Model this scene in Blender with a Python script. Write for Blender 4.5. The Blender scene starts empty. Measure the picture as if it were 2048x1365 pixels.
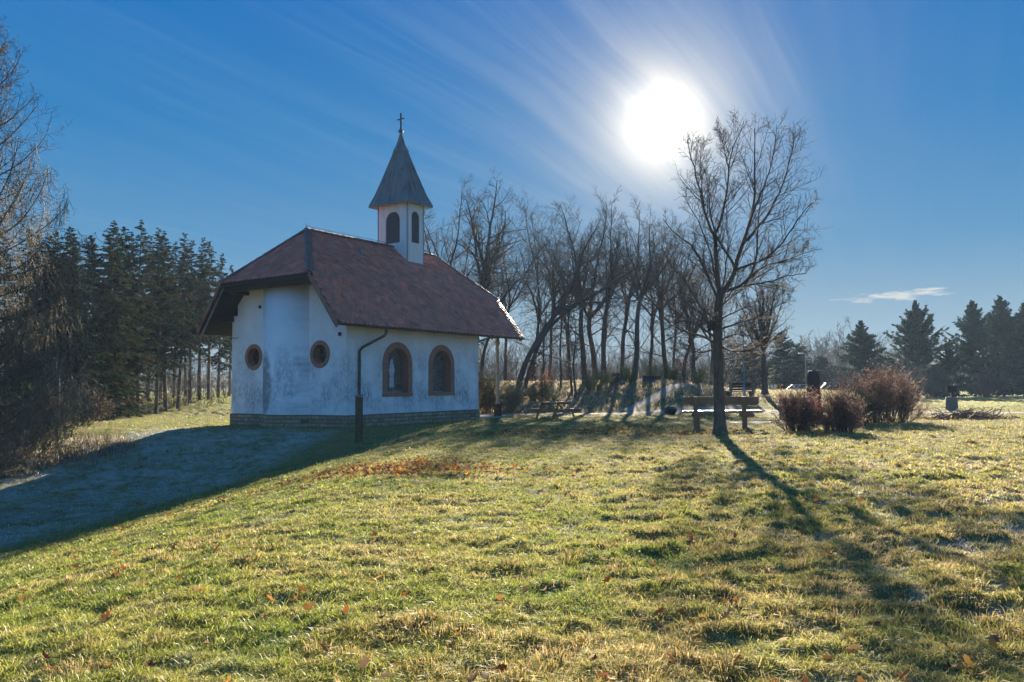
import bpy, bmesh, math, random
import numpy as np
from mathutils import Vector, Matrix

# ------------------------------------------------------------------ camera, sky, sun, exposure
SC = bpy.context.scene
COL = SC.collection
FPX, PITCH, ROLL, EYE = 1596.7, 0.0579, 0.0082, 1.3     # focal length in photo pixels (2048 wide)
R = math.radians

cam_d = bpy.data.cameras.new('camera')
cam_d.sensor_width = 36.0
cam_d.lens = 36.0 * FPX / 2048.0
cam_d.clip_end = 3000.0
cam_o = bpy.data.objects.new('camera', cam_d)
COL.objects.link(cam_o)
_fw = Vector((0, math.cos(PITCH), math.sin(PITCH)))
_rt = Vector((1, 0, 0))
_up = _rt.cross(_fw)
_c, _s = math.cos(ROLL), math.sin(ROLL)
_r2 = _rt * _c - _up * _s
_u2 = _up * _c + _rt * _s
cam_o.matrix_world = Matrix(((_r2.x, _u2.x, -_fw.x, 0), (_r2.y, _u2.y, -_fw.y, 0), (_r2.z, _u2.z, -_fw.z, EYE), (0, 0, 0, 1)))
SC.camera = cam_o

SUN_EL, SUN_AZ = R(18.24), R(10.99)                     # azimuth clockwise from +Y
SUN = Vector((math.sin(SUN_AZ) * math.cos(SUN_EL), math.cos(SUN_AZ) * math.cos(SUN_EL), math.sin(SUN_EL)))
sun_d = bpy.data.lights.new('sun', 'SUN')
sun_d.energy = 5.0
sun_d.angle = R(0.55)
sun_d.color = (1.0, 0.86, 0.66)
sun_o = bpy.data.objects.new('sun', sun_d)
COL.objects.link(sun_o)
sun_o.rotation_euler = (-SUN).to_track_quat('-Z', 'Y').to_euler()
sun_o.location = SUN * 60

SC.view_settings.view_transform = 'Standard'
SC.view_settings.look = 'None'
SC.view_settings.gamma = 1.0
SC.view_settings.exposure = 2.2
SC.cycles.max_bounces = 6
SC.cycles.diffuse_bounces = 3
SC.cycles.glossy_bounces = 2
SC.cycles.transmission_bounces = 4
SC.cycles.transparent_max_bounces = 8
SC.cycles.volume_bounces = 0
SC.cycles.use_denoising = True


class NT:
    """small wrapper to write node trees tersely"""
    def __init__(self, tree):
        self.t = tree
        tree.nodes.clear()

    def n(self, typ, **kw):
        nd = self.t.nodes.new(typ)
        for k, v in kw.items():
            setattr(nd, k, v)
        return nd

    def val(self, sock, v):
        if hasattr(v, 'is_linked') or isinstance(v, bpy.types.NodeSocket):
            self.t.links.new(v, sock)
        elif v is not None:
            try:
                sock.default_value = v
            except TypeError:
                sock.default_value = (*v, 1.0)
            except ValueError:
                sock.default_value = (*v, 1.0)

    def math(self, op, a, b=None, c=None, clamp=False):
        nd = self.n('ShaderNodeMath', operation=op)
        nd.use_clamp = clamp
        for i, x in enumerate((a, b, c)):
            if x is not None:
                self.val(nd.inputs[i], x)
        return nd.outputs[0]

    def vmath(self, op, a, b=None):
        nd = self.n('ShaderNodeVectorMath', operation=op)
        self.val(nd.inputs[0], a)
        if b is not None:
            self.val(nd.inputs[1], b)
        return nd.outputs['Value'] if op in ('DOT_PRODUCT', 'LENGTH', 'DISTANCE') else nd.outputs[0]

    def mix(self, f, a, b, blend='MIX'):
        nd = self.n('ShaderNodeMix', data_type='RGBA', blend_type=blend)
        self.val(nd.inputs[0], f)
        self.val(nd.inputs[6], a)
        self.val(nd.inputs[7], b)
        return nd.outputs[2]

    def ramp(self, f, stops, interp='LINEAR'):
        nd = self.n('ShaderNodeValToRGB')
        nd.color_ramp.interpolation = interp
        el = nd.color_ramp.elements
        while len(el) < len(stops):
            el.new(0.5)
        for e, (p, c) in zip(el, stops):
            e.position = p
            e.color = (c, c, c, 1) if isinstance(c, (int, float)) else (*c, 1)
        self.val(nd.inputs[0], f)
        return nd.outputs[0]

    def noise(self, vec, scale, detail=4, rough=0.55, dist=0.0, out=0):
        nd = self.n('ShaderNodeTexNoise')
        if vec is not None:
            self.val(nd.inputs['Vector'], vec)
        nd.inputs['Scale'].default_value = scale
        nd.inputs['Detail'].default_value = detail
        nd.inputs['Roughness'].default_value = rough
        nd.inputs['Distortion'].default_value = dist
        return nd.outputs[out]

    def mapping(self, vec, scale=(1, 1, 1), rot=(0, 0, 0), loc=(0, 0, 0)):
        nd = self.n('ShaderNodeMapping')
        self.val(nd.inputs['Vector'], vec)
        nd.inputs['Scale'].default_value = scale
        nd.inputs['Rotation'].default_value = rot
        nd.inputs['Location'].default_value = loc
        return nd.outputs[0]

    def sep(self, v):
        nd = self.n('ShaderNodeSeparateXYZ')
        self.val(nd.inputs[0], v)
        return nd.outputs

    def comb(self, x, y, z):
        nd = self.n('ShaderNodeCombineXYZ')
        for i, q in enumerate((x, y, z)):
            self.val(nd.inputs[i], q)
        return nd.outputs[0]

    def link(self, a, b):
        self.t.links.new(a, b)


def build_world():
    w = bpy.data.worlds.new('World')
    SC.world = w
    w.use_nodes = True
    T = NT(w.node_tree)
    out = T.n('ShaderNodeOutputWorld')
    bg = T.n('ShaderNodeBackground')
    bg.inputs['Strength'].default_value = 0.0505
    sky = T.n('ShaderNodeTexSky', sky_type='NISHITA')
    sky.sun_disc = False
    sky.sun_elevation = SUN_EL
    sky.sun_rotation = SUN_AZ
    sky.altitude = 400
    sky.air_density = 1.0
    sky.dust_density = 0.25
    sky.ozone_density = 3.0
    d = T.n('ShaderNodeTexCoord').outputs['Generated']
    d = T.vmath('NORMALIZE', d)
    xyz = T.sep(d)
    # clear winter air: the sky model, pulled towards the deep blue of dry cold air
    cdot = T.vmath('DOT_PRODUCT', d, tuple(SUN))
    ang = T.math('ARCCOSINE', T.math('MINIMUM', cdot, 0.999999))
    cold = T.ramp(xyz[2], [(0.0, (1.40, 1.95, 2.35)), (0.08, (1.08, 1.74, 2.34)), (0.165, (0.44, 1.30, 2.32)), (0.30, (0.10, 0.93, 2.25)), (0.45, (0.02, 0.70, 2.18)), (1.0, (0.02, 0.5, 1.7))])
    hs = T.n('ShaderNodeHueSaturation')
    hs.inputs['Saturation'].default_value = 1.5
    hs.inputs['Value'].default_value = 0.30
    T.link(sky.outputs[0], hs.inputs['Color'])
    base = T.mix(0.95, hs.outputs[0], cold)
    back = T.ramp(cdot, [(0.0, 1.0), (0.45, 0.0)])
    base = T.mix(T.math('MULTIPLY', back, 0.7), base, (0.30, 1.55, 3.9))
    # cirrus: long streaks on a high layer, running towards azimuth 29 degrees
    den = T.math('MAXIMUM', T.math('ADD', xyz[2], 0.06), 0.03)
    px = T.math('DIVIDE', xyz[0], den)
    py = T.math('DIVIDE', xyz[1], den)
    pl = T.comb(px, py, 0.0)
    pl = T.mapping(pl, rot=(0, 0, R(29)))               # y now runs along the streaks
    warp = T.noise(T.mapping(pl, scale=(0.5, 0.35, 1)), 1.0, 3, 0.5, 0.0, 1)
    pw = T.vmath('ADD', pl, T.vmath('MULTIPLY', T.vmath('SUBTRACT', warp, (0.5, 0.5, 0.5)), (0.55, 0.55, 0.0)))
    st = T.noise(T.mapping(pw, scale=(8.5, 0.30, 1)), 1.0, 8, 0.68)
    big = T.noise(T.mapping(pl, scale=(0.55, 0.22, 1), loc=(3.1, 1.7, 0)), 1.0, 3, 0.5)
    cir = T.math('MULTIPLY', T.ramp(st, [(0.45, 0.0), (0.70, 1.0)]), T.ramp(big, [(0.36, 0.10), (0.64, 1.0)]))
    near = T.math('POWER', 2.718, T.math('MULTIPLY', ang, -3.2))
    veil = T.math('MULTIPLY', cir, T.math('MULTIPLY_ADD', near, 0.30, 0.085), clamp=True)
    rgt = T.ramp(T.math('ARCTAN2', xyz[0], xyz[1]), [(0.20, 1.0), (0.42, 0.12)])
    veil = T.math('MULTIPLY', veil, rgt)
    low = T.ramp(xyz[2], [(0.02, 0.0), (0.16, 1.0)])
    veil = T.math('MULTIPLY', veil, low)
    col = T.mix(veil, base, T.mix(near, (1.0, 1.9, 2.9), (4.0, 4.0, 3.9)))
    # one small fleecy cloud low in the sky
    az = T.math('ARCTAN2', xyz[0], xyz[1])
    el = T.math('ARCSINE', xyz[2])
    ca = T.math('DIVIDE', T.math('SUBTRACT', az, R(26.0)), R(4.3))
    ce = T.math('DIVIDE', T.math('SUBTRACT', el, T.math('MULTIPLY_ADD', ca, R(0.16), R(5.75))), R(0.42))
    rr = T.math('ADD', T.math('MULTIPLY', ca, ca), T.math('MULTIPLY', ce, ce))
    fn = T.noise(T.comb(T.math('MULTIPLY', az, 40), T.math('MULTIPLY', el, 230), 0.0), 1.0, 5, 0.65)
    cm = T.math('SUBTRACT', T.math('MULTIPLY_ADD', fn, 3.6, -1.2), rr)
    cm = T.ramp(cm, [(0.0, 0.0), (0.7, 0.72)])
    col = T.mix(cm, col, (3.6, 3.5, 3.2))
    # aureole of thin ice cloud round the sun
    g = T.math('MULTIPLY', T.math('POWER', 2.718, T.math('MULTIPLY', ang, -21.0)), 1.5)
    g = T.math('ADD', g, T.math('MULTIPLY', T.math('POWER', 2.718, T.math('MULTIPLY', ang, -6.5)), 0.17))
    g = T.math('MULTIPLY', g, T.ramp(st, [(0.35, 0.84), (0.65, 1.2)]), clamp=True)     # the ice cloud is uneven
    col = T.mix(g, col, (4.5, 4.25, 3.75))
    core = T.math('MULTIPLY', T.math('POWER', 2.718, T.math('MULTIPLY', ang, -52.0)), 11.0)
    col = T.mix(1.0, col, T.comb(core, core, core), 'ADD')
    T.link(col, bg.inputs['Color'])
    T.link(bg.outputs[0], out.inputs[0])


build_world()

# ------------------------------------------------------------------ numbers: rays, noise, terrain
TH = 0.59
D1 = np.array([math.sin(TH), math.cos(TH), 0.0])         # along the chapel
D2 = np.array([-math.cos(TH), math.sin(TH), 0.0])        # across the chapel
CH_O = np.array([-6.1308, 29.5, 0.0])
CL, CW = 8.24, 6.65


def sstep(t):
    t = np.clip(t, 0, 1)
    return t * t * (3 - 2 * t)


def at(u, v, y):
    """world point seen at photo pixel (u, v) at depth y: how positions were measured"""
    a, b = u - 1024, v - 682.5
    c, s = math.cos(ROLL), math.sin(ROLL)
    x = (a * c - b * s) / FPX
    up = -(a * s + b * c) / FPX
    f = math.cos(PITCH) - up * math.sin(PITCH)
    k = y / f
    return np.array([x * k, y, EYE + (math.sin(PITCH) + up * math.cos(PITCH)) * k])


def _hash(ix, iy, seed):
    h = (ix.astype(np.int64) * 374761393 + iy.astype(np.int64) * 668265263 + seed * 1442695041) & 0x7fffffff
    h = ((h ^ (h >> 13)) * 1274126177) & 0x7fffffff
    return (h ^ (h >> 16)) & 0xffff


def perlin(x, y, seed=0):
    x = np.asarray(x, float); y = np.asarray(y, float)
    ix, iy = np.floor(x), np.floor(y)
    fx, fy = x - ix, y - iy
    u, v = fx * fx * fx * (fx * (fx * 6 - 15) + 10), fy * fy * fy * (fy * (fy * 6 - 15) + 10)

    def g(dx, dy):
        a = _hash(ix + dx, iy + dy, seed) * (2 * math.pi / 65536.0)
        return np.cos(a) * (fx - dx) + np.sin(a) * (fy - dy)
    a = g(0, 0) + u * (g(1, 0) - g(0, 0))
    b = g(0, 1) + u * (g(1, 1) - g(0, 1))
    return (a + v * (b - a)) * 1.4


def seg_dist(x, y, pts):
    d = np.full(np.shape(x), 1e9)
    for (ax, ay), (bx, by) in zip(pts[:-1], pts[1:]):
        t = np.clip(((x - ax) * (bx - ax) + (y - ay) * (by - ay)) / ((bx - ax) ** 2 + (by - ay) ** 2), 0, 1)
        d = np.minimum(d, np.hypot(x - ax - t * (bx - ax), y - ay - t * (by - ay)))
    return d


PATH_MAIN = [(-3.2, 42.3), (0, 42.2), (4, 42.4), (8, 41.6), (12, 40.2), (16, 38.8), (22, 38.0), (30, 38.2)]
PATH_UP = [(5.6, 42.9), (7.6, 45.0), (9.4, 47.2), (12.0, 50.5), (13.2, 54.5), (13.4, 60)]
W_MAIN, W_UP = 0.95, 0.55
PATCH = (10.0, 30.9, 2.1, 1.0)


def Hb(x, y):
    """smooth terrain height"""
    x = np.asarray(x, float); y = np.asarray(y, float)
    y0 = 43.0 - 6.0 * sstep((x - 3) / 9.0)
    amp = 0.85 + 0.85 * sstep((x + 16) / 12.0)
    amp = amp - 0.62 * sstep((x - 9) / 6.0)
    amp = amp * (1 - sstep((x - 20) / 7.0))
    m = amp * sstep((y - y0) / (13.0 + 2 * sstep((x - 10) / 5)))
    m = m * (1 - sstep((x - 9) / 5.0) * sstep((y - 54) / 14.0))
    m = m * (1 - 0.8 * sstep((y - 95) / 60.0))
    dip = 1.25 * sstep((-1.5 - x) / 8.0) * (1 - sstep((y - 21) / 9.0)) * sstep((y + 12) / 14)
    m = m - dip
    far = 2.0 * sstep((np.hypot(x, y) - 150) / 220.0)
    return -0.13 + m + far + 0.05 * perlin(x * 0.11, y * 0.11, 5) * sstep((np.hypot(x, y) - 4) / 10)


def smooth_mask(x, y):
    """1 where the ground is trodden or built on (no lumps, no grass)"""
    m = 1 - sstep((seg_dist(x, y, PATH_MAIN) - W_MAIN * 0.8) / 0.5)
    m = np.maximum(m, 1 - sstep((seg_dist(x, y, PATH_UP) - W_UP * 0.8) / 0.4))
    r = np.hypot((x - PATCH[0]) / PATCH[2], (y - PATCH[1]) / PATCH[3])
    m = np.maximum(m, 1 - sstep((r - 0.95) / 0.2))
    rx, ry = x - CH_O[0], y - CH_O[1]
    a, b = rx * D1[0] + ry * D1[1], rx * D2[0] + ry * D2[1]
    inside = np.maximum(np.maximum(-0.5 - a, a - CL - 2.9), np.maximum(-0.15 - b, b - CW - 0.15))
    m = np.maximum(m, 1 - sstep((inside + 0.05) / 0.2))
    return m


def lump(x, y):
    n1 = perlin(x * 1.0, y * 1.5, 11)
    n2 = perlin(x * 2.6 + 5, y * 3.2, 12)
    n3 = perlin(x * 5.4, y * 6.2 + 3, 13)
    n4 = perlin(x * 11, y * 12 + 7, 14)
    big = 0.042 * np.maximum(n1, -0.4) + 0.042 * n2 + 0.030 * n3 + 0.012 * n4
    rough = sstep((y - 42) / 4.0)
    right = 0.70 + 0.55 * sstep((x + 0.5) / 4.0) * (1 - sstep((y - 26) / 8)) + 1.3 * rough
    return big * right


def H(x, y):
    return Hb(x, y) + lump(x, y) * (1 - smooth_mask(x, y))


def gz(x, y):
    return float(Hb(np.array([x]), np.array([y]))[0])


# ------------------------------------------------------------------ materials
MATS = {}


def obj_coord(T):
    return T.n('ShaderNodeTexCoord').outputs['Object']


def finish(T, color, rough=0.8, bump=None, bump_d=0.02, bump_s=0.6, metallic=0.0, spec=0.3, extra=None):
    out = T.n('ShaderNodeOutputMaterial')
    p = T.n('ShaderNodeBsdfPrincipled')
    T.val(p.inputs['Base Color'], color)
    T.val(p.inputs['Roughness'], rough)
    T.val(p.inputs['Metallic'], metallic)
    T.val(p.inputs['Specular IOR Level'], spec)
    if bump is not None:
        b = T.n('ShaderNodeBump')
        b.inputs['Distance'].default_value = bump_d
        b.inputs['Strength'].default_value = bump_s
        T.val(b.inputs['Height'], bump)
        T.link(b.outputs[0], p.inputs['Normal'])
    T.link(p.outputs[0], out.inputs[0])
    return p


def new_mat(name):
    m = bpy.data.materials.new(name)
    m.use_nodes = True
    MATS[name] = m
    return m, NT(m.node_tree)


def mottled(name, c1, c2, scale=6.0, rough=0.8, stretch=(1, 1, 1), bump=0.01, spec=0.25, metallic=0.0, c3=None, fine=40.0):
    m, T = new_mat(name)
    v = T.mapping(obj_coord(T), scale=stretch)
    n = T.noise(v, scale, 6, 0.6)
    stops = [(0.32, c1), (0.66, c2)] if c3 is None else [(0.3, c1), (0.5, c2), (0.7, c3)]
    col = T.ramp(n, stops)
    f = T.noise(v, fine, 4, 0.6)
    col = T.mix(T.ramp(f, [(0.35, 0.0), (0.7, 0.35)]), col, tuple(x * 0.55 for x in c1))
    finish(T, col, rough, T.math('ADD', f, T.math('MULTIPLY', n, 0.6)), bump, 0.7, metallic, spec)
    return m


def attr_mat(name, rough=0.7, transl=0.0, gloss=0.0, spec=0.2, var=0.0, vscale=3.0, gr=0.35):
    """colour from the 'col' attribute of the mesh (each leaf, blade or tile its own), optionally thin and translucent"""
    m, T = new_mat(name)
    a = T.n('ShaderNodeAttribute')
    a.attribute_name = 'col'
    col = a.outputs['Color']
    if var:
        nz = T.noise(obj_coord(T), vscale, 5, 0.6)
        col = T.mix(1.0, col, T.ramp(nz, [(0.3, 1 - var), (0.7, 1 + var * 0.4)]), 'MULTIPLY')
    out = T.n('ShaderNodeOutputMaterial')
    if transl <= 0:
        p = T.n('ShaderNodeBsdfPrincipled')
        T.val(p.inputs['Base Color'], col)
        p.inputs['Roughness'].default_value = rough
        p.inputs['Specular IOR Level'].default_value = spec
        T.link(p.outputs[0], out.inputs[0])
        return m
    d = T.n('ShaderNodeBsdfDiffuse'); T.val(d.inputs[0], col)
    t = T.n('ShaderNodeBsdfTranslucent'); T.val(t.inputs[0], col)
    mx = T.n('ShaderNodeMixShader'); mx.inputs[0].default_value = transl
    T.link(d.outputs[0], mx.inputs[1]); T.link(t.outputs[0], mx.inputs[2])
    o = mx.outputs[0]
    if gloss > 0:
        g = T.n('ShaderNodeBsdfGlossy'); g.inputs['Roughness'].default_value = gr
        g.inputs[0].default_value = (0.9, 0.9, 0.85, 1)
        m2 = T.n('ShaderNodeMixShader'); m2.inputs[0].default_value = gloss
        T.link(o, m2.inputs[1]); T.link(g.outputs[0], m2.inputs[2])
        o = m2.outputs[0]
    T.link(o, out.inputs[0])
    return m


def mat_plaster():
    m, T = new_mat('white lime plaster')
    v = obj_coord(T)
    x, y, z = T.sep(v)
    along = T.math('ADD', x, y)
    base = T.mix(T.noise(v, 1.2, 4, 0.6), (0.74, 0.74, 0.72), (0.82, 0.82, 0.80))
    # algae and dirt: patches low on the wall, and dry streaks running down
    patch = T.noise(T.comb(T.math('MULTIPLY', along, 0.75), T.math('MULTIPLY', z, 0.55), 0.0), 1.3, 6, 0.62)
    fine = T.noise(T.comb(T.math('MULTIPLY', along, 9), T.math('MULTIPLY', z, 3.2), 2.0), 1.6, 7, 0.72)
    lowz = T.ramp(T.math('DIVIDE', z, 4.0), [(0.06, 0.5), (0.2, 1.0), (0.55, 0.8), (0.8, 0.25)])
    amt = T.math('MULTIPLY', T.ramp(patch, [(0.38, 0.0), (0.56, 1.0)]), T.ramp(fine, [(0.34, 0.0), (0.64, 1.0)]))
    amt = T.math('MULTIPLY', amt, lowz)
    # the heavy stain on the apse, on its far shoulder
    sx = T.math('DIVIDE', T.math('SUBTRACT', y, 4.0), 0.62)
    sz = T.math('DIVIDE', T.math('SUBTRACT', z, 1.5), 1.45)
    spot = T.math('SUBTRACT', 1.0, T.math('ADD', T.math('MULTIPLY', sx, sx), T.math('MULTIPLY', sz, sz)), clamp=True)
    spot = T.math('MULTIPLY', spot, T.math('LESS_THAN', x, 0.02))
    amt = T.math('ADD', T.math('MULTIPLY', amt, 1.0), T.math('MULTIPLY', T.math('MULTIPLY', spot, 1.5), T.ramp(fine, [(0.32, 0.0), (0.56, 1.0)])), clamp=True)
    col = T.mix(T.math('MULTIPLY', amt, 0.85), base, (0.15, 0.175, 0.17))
    gr = T.noise(v, 55, 4, 0.6)
    finish(T, col, 0.9, T.math('ADD', gr, T.noise(v, 5, 3, 0.5)), 0.008, 0.6, 0.0, 0.15)
    return m


def mat_plinth():
    m, T = new_mat('sandstone block plinth')
    x, y, z = T.sep(obj_coord(T))
    c = T.comb(T.math('ADD', x, y), z, 0.0)
    br = T.n('ShaderNodeTexBrick')
    br.offset = 0.5; br.squash = 0.8; br.squash_frequency = 3
    T.link(c, br.inputs['Vector'])
    br.inputs['Scale'].default_value = 1.0
    br.inputs['Brick Width'].default_value = 0.44
    br.inputs['Row Height'].default_value = 0.145
    br.inputs['Mortar Size'].default_value = 0.016
    br.inputs['Mortar Smooth'].default_value = 0.3
    br.inputs['Bias'].default_value = 0.1
    br.inputs['Color1'].default_value = (0.29, 0.18, 0.095, 1)
    br.inputs['Color2'].default_value = (0.50, 0.37, 0.22, 1)
    br.inputs['Mortar'].default_value = (0.10, 0.09, 0.08, 1)
    n = T.noise(obj_coord(T), 7, 6, 0.65)
    col = T.mix(T.ramp(n, [(0.35, 0.0), (0.65, 0.7)]), br.outputs['Color'], (0.12, 0.11, 0.08))
    bmp = T.math('SUBTRACT', T.math('MULTIPLY', n, 0.5), br.outputs['Fac'])
    finish(T, col, 0.9, bmp, 0.02, 0.8, 0, 0.15)
    return m


def mat_ground():
    m, T = new_mat('turf and soil')
    v = obj_coord(T)
    x, y, z = T.sep(v)
    n1 = T.noise(v, 0.55, 5, 0.6)
    n2 = T.noise(v, 3.2, 6, 0.65)
    n3 = T.noise(v, 22, 5, 0.7)
    g = T.mix(T.ramp(n2, [(0.36, 0.0), (0.64, 1.0)]), (0.085, 0.105, 0.026), (0.20, 0.165, 0.06))
    g = T.mix(T.ramp(n3, [(0.42, 0.0), (0.68, 0.75)]), g, (0.055, 0.045, 0.022))
    g = T.mix(T.ramp(n1, [(0.42, 0.0), (0.66, 0.45)]), g, (0.23, 0.185, 0.075))
    # far meadow is evenly green, the bank under the trees is brown litter
    far = T.ramp(T.math('DIVIDE', y, 100.0), [(0.44, 0.0), (0.52, 1.0)])
    rgt = T.ramp(T.math('DIVIDE', T.math('ADD', x, 50.0), 100.0), [(0.56, 0.0), (0.72, 1.0)])
    bank = T.math('MULTIPLY', far, T.math('SUBTRACT', 1.0, rgt))
    lf = T.ramp(T.math('DIVIDE', T.math('ADD', x, 50.0), 100.0), [(0.34, 1.0), (0.44, 0.0)])
    bank = T.math('MULTIPLY', bank, T.math('SUBTRACT', 1.0, lf))
    lit = T.ramp(n2, [(0.3, (0.12, 0.085, 0.045)), (0.52, (0.24, 0.18, 0.10)), (0.7, (0.10, 0.10, 0.04))])
    g = T.mix(bank, g, lit)
    mead = T.mix(T.ramp(n2, [(0.35, 0.0), (0.65, 1.0)]), (0.16, 0.19, 0.045), (0.24, 0.22, 0.07))
    mf = T.math('MULTIPLY', far, T.math('MAXIMUM', rgt, lf))
    g = T.mix(mf, g, mead)
    at_ = T.n('ShaderNodeAttribute')
    at_.attribute_name = 'col'
    g = T.mix(T.math('MULTIPLY', at_.outputs['Fac'], 0.28), g, (0.66, 0.69, 0.72))     # rime on the soil
    finish(T, g, 0.95, T.math('ADD', n3, T.math('MULTIPLY', n2, 0.6)), 0.05, 0.8, 0, 0.1)
    return m


def mat_glass():
    """old patterned leaded glass"""
    m, T = new_mat('etched leaded glass')
    x, y, z = T.sep(obj_coord(T))
    c = T.comb(x, z, 0.0)
    wv = T.noise(c, 4.0, 3, 0.5, 1.5)
    vor = T.n('ShaderNodeTexVoronoi', feature='DISTANCE_TO_EDGE')
    T.link(c, vor.inputs['Vector'])
    vor.inputs['Scale'].default_value = 9.0
    lead = T.ramp(vor.outputs['Distance'], [(0.015, 1.0), (0.035, 0.0)])
    nz = T.noise(c, 13.0, 6, 0.7, 2.0)
    out = T.n('ShaderNodeOutputMaterial')
    tr = T.n('ShaderNodeBsdfTransparent')
    T.val(tr.inputs[0], T.ramp(nz, [(0.4, (0.25, 0.25, 0.24)), (0.6, (0.95, 0.96, 0.95))]))
    tl = T.n('ShaderNodeBsdfTranslucent')
    T.val(tl.inputs[0], T.ramp(nz, [(0.42, (0.04, 0.04, 0.035)), (0.56, (0.80, 0.80, 0.74))]))
    gl = T.n('ShaderNodeBsdfGlossy')
    gl.inputs['Roughness'].default_value = 0.12
    b = T.n('ShaderNodeBump'); b.inputs['Distance'].default_value = 0.03; b.inputs['Strength'].default_value = 1.0
    T.link(nz, b.inputs['Height']); T.link(b.outputs[0], gl.inputs['Normal'])
    a = T.n('ShaderNodeMixShader'); T.val(a.inputs[0], T.ramp(nz, [(0.4, 0.25), (0.6, 0.8)]))
    T.link(tr.outputs[0], a.inputs[1]); T.link(tl.outputs[0], a.inputs[2])
    b2 = T.n('ShaderNodeMixShader'); T.val(b2.inputs[0], T.ramp(wv, [(0.4, 0.06), (0.6, 0.28)]))
    T.link(a.outputs[0], b2.inputs[1]); T.link(gl.outputs[0], b2.inputs[2])
    ld = T.n('ShaderNodeBsdfDiffuse'); ld.inputs[0].default_value = (0.03, 0.03, 0.032, 1)
    c2 = T.n('ShaderNodeMixShader'); T.val(c2.inputs[0], lead)
    T.link(b2.outputs[0], c2.inputs[1]); T.link(ld.outputs[0], c2.inputs[2])
    T.link(c2.outputs[0], out.inputs[0])
    return m


def mat_bark(name, c1, c2, scale=9.0):
    m, T = new_mat(name)
    v = T.mapping(obj_coord(T), scale=(1, 1, 0.3))
    n = T.noise(v, scale, 6, 0.7)
    col = T.ramp(n, [(0.32, c1), (0.68, c2)])
    sp = T.noise(obj_coord(T), 14, 3, 0.6)
    col = T.mix(T.ramp(sp, [(0.60, 0.0), (0.70, 0.6)]), col, (0.16, 0.17, 0.12))
    finish(T, col, 0.9, n, 0.03, 0.9, 0, 0.15)
    return m


PLASTER = mat_plaster(); PLINTH = mat_plinth(); GROUND = mat_ground(); GLASS = mat_glass()
SANDST = mottled('red sandstone', (0.27, 0.118, 0.075), (0.37, 0.165, 0.105), 5, 0.85, c3=(0.31, 0.14, 0.09))
DARKWOOD = mottled('dark stained timber', (0.018, 0.014, 0.011), (0.04, 0.03, 0.022), 8, 0.7, (1, 1, 6), 0.006)
GREYWOOD = mottled('weathered grey timber', (0.14, 0.135, 0.11), (0.26, 0.24, 0.195), 6, 0.85, (3, 3, 1), 0.008)
BENCHWOOD = mottled('brown stained plank', (0.19, 0.105, 0.05), (0.31, 0.18, 0.088), 4, 0.8, (1, 8, 8), 0.004, spec=0.5)
SEATWOOD = mottled('polished bench seat', (0.20, 0.13, 0.07), (0.34, 0.24, 0.14), 4, 0.36, (1, 8, 8), 0.003, spec=0.5)
TABLEWOOD = mottled('brown picnic table timber', (0.28, 0.155, 0.075), (0.44, 0.26, 0.135), 4, 0.7, (1, 8, 8), 0.004)
PALEWOOD = mottled('pale carved timber', (0.30, 0.24, 0.17), (0.44, 0.37, 0.27), 5, 0.75, (4, 4, 1), 0.006)
POSTWOOD = mottled('old oak post', (0.055, 0.042, 0.022), (0.12, 0.092, 0.05), 5, 0.85, (6, 6, 0.7), 0.012)
GUTTER = mottled('dark brown coated metal', (0.025, 0.02, 0.018), (0.04, 0.03, 0.026), 6, 0.45, bump=0.002, spec=0.5)
COPPER = mottled('weathered copper sheet', (0.10, 0.065, 0.055), (0.12, 0.17, 0.165), 2.2, 0.5, (1.6, 1.6, 0.5), 0.004, 0.5, 0.3, c3=(0.23, 0.15, 0.12))
ZINC = mottled('dull zinc sheet', (0.16, 0.165, 0.17), (0.27, 0.28, 0.29), 5, 0.4, bump=0.002, spec=0.5, metallic=0.7)
PANEL = mottled('white painted cladding', (0.60, 0.60, 0.56), (0.72, 0.72, 0.69), 2.5, 0.6, (2, 2, 0.5), 0.002)
LOUVRE = mottled('slate blue louvre timber', (0.05, 0.052, 0.065), (0.085, 0.085, 0.10), 6, 0.6, (1, 1, 4), 0.003)
IRON = mottled('black wrought iron', (0.012, 0.012, 0.014), (0.03, 0.03, 0.033), 9, 0.5, bump=0.002, spec=0.5)
ROCK = mottled('dark basalt', (0.03, 0.03, 0.034), (0.075, 0.075, 0.08), 5, 0.9, bump=0.04)
STONE = mottled('grey mossy stone', (0.10, 0.10, 0.085), (0.20, 0.195, 0.17), 5, 0.9, bump=0.03, c3=(0.11, 0.125, 0.07))
GALV = mottled('galvanised pole', (0.20, 0.22, 0.24), (0.30, 0.32, 0.34), 7, 0.45, bump=0.001, spec=0.5, metallic=0.5)
PATHM = mottled('trodden gravel path', (0.17, 0.15, 0.13), (0.27, 0.25, 0.22), 3.0, 0.95, bump=0.03, c3=(0.20, 0.18, 0.15), fine=60)
PAVEM = mottled('worn paving', (0.24, 0.22, 0.18), (0.34, 0.32, 0.27), 2.0, 0.9, bump=0.02, fine=30)
BURNT = mottled('dark carved oak', (0.012, 0.010, 0.010), (0.035, 0.028, 0.024), 7, 0.5, (3, 3, 1), 0.03, spec=0.4)
BARK = mat_bark('grey brown bark', (0.06, 0.047, 0.036), (0.15, 0.125, 0.095))
BARKD = mat_bark('dark wet bark', (0.05, 0.04, 0.032), (0.125, 0.10, 0.078))
TWIG = mottled('brown twigs', (0.065, 0.048, 0.036), (0.13, 0.095, 0.07), 6, 0.75, bump=0.0)
TWIGL = mottled('tan larch twigs', (0.105, 0.088, 0.062), (0.205, 0.168, 0.115), 4, 0.8, bump=0.0)
TILE = attr_mat('clay roof tile', 0.46, spec=0.5, var=0.45, vscale=2.2)
BLADE = attr_mat('grass blade', transl=0.5, gloss=0.025, gr=0.38)
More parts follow.
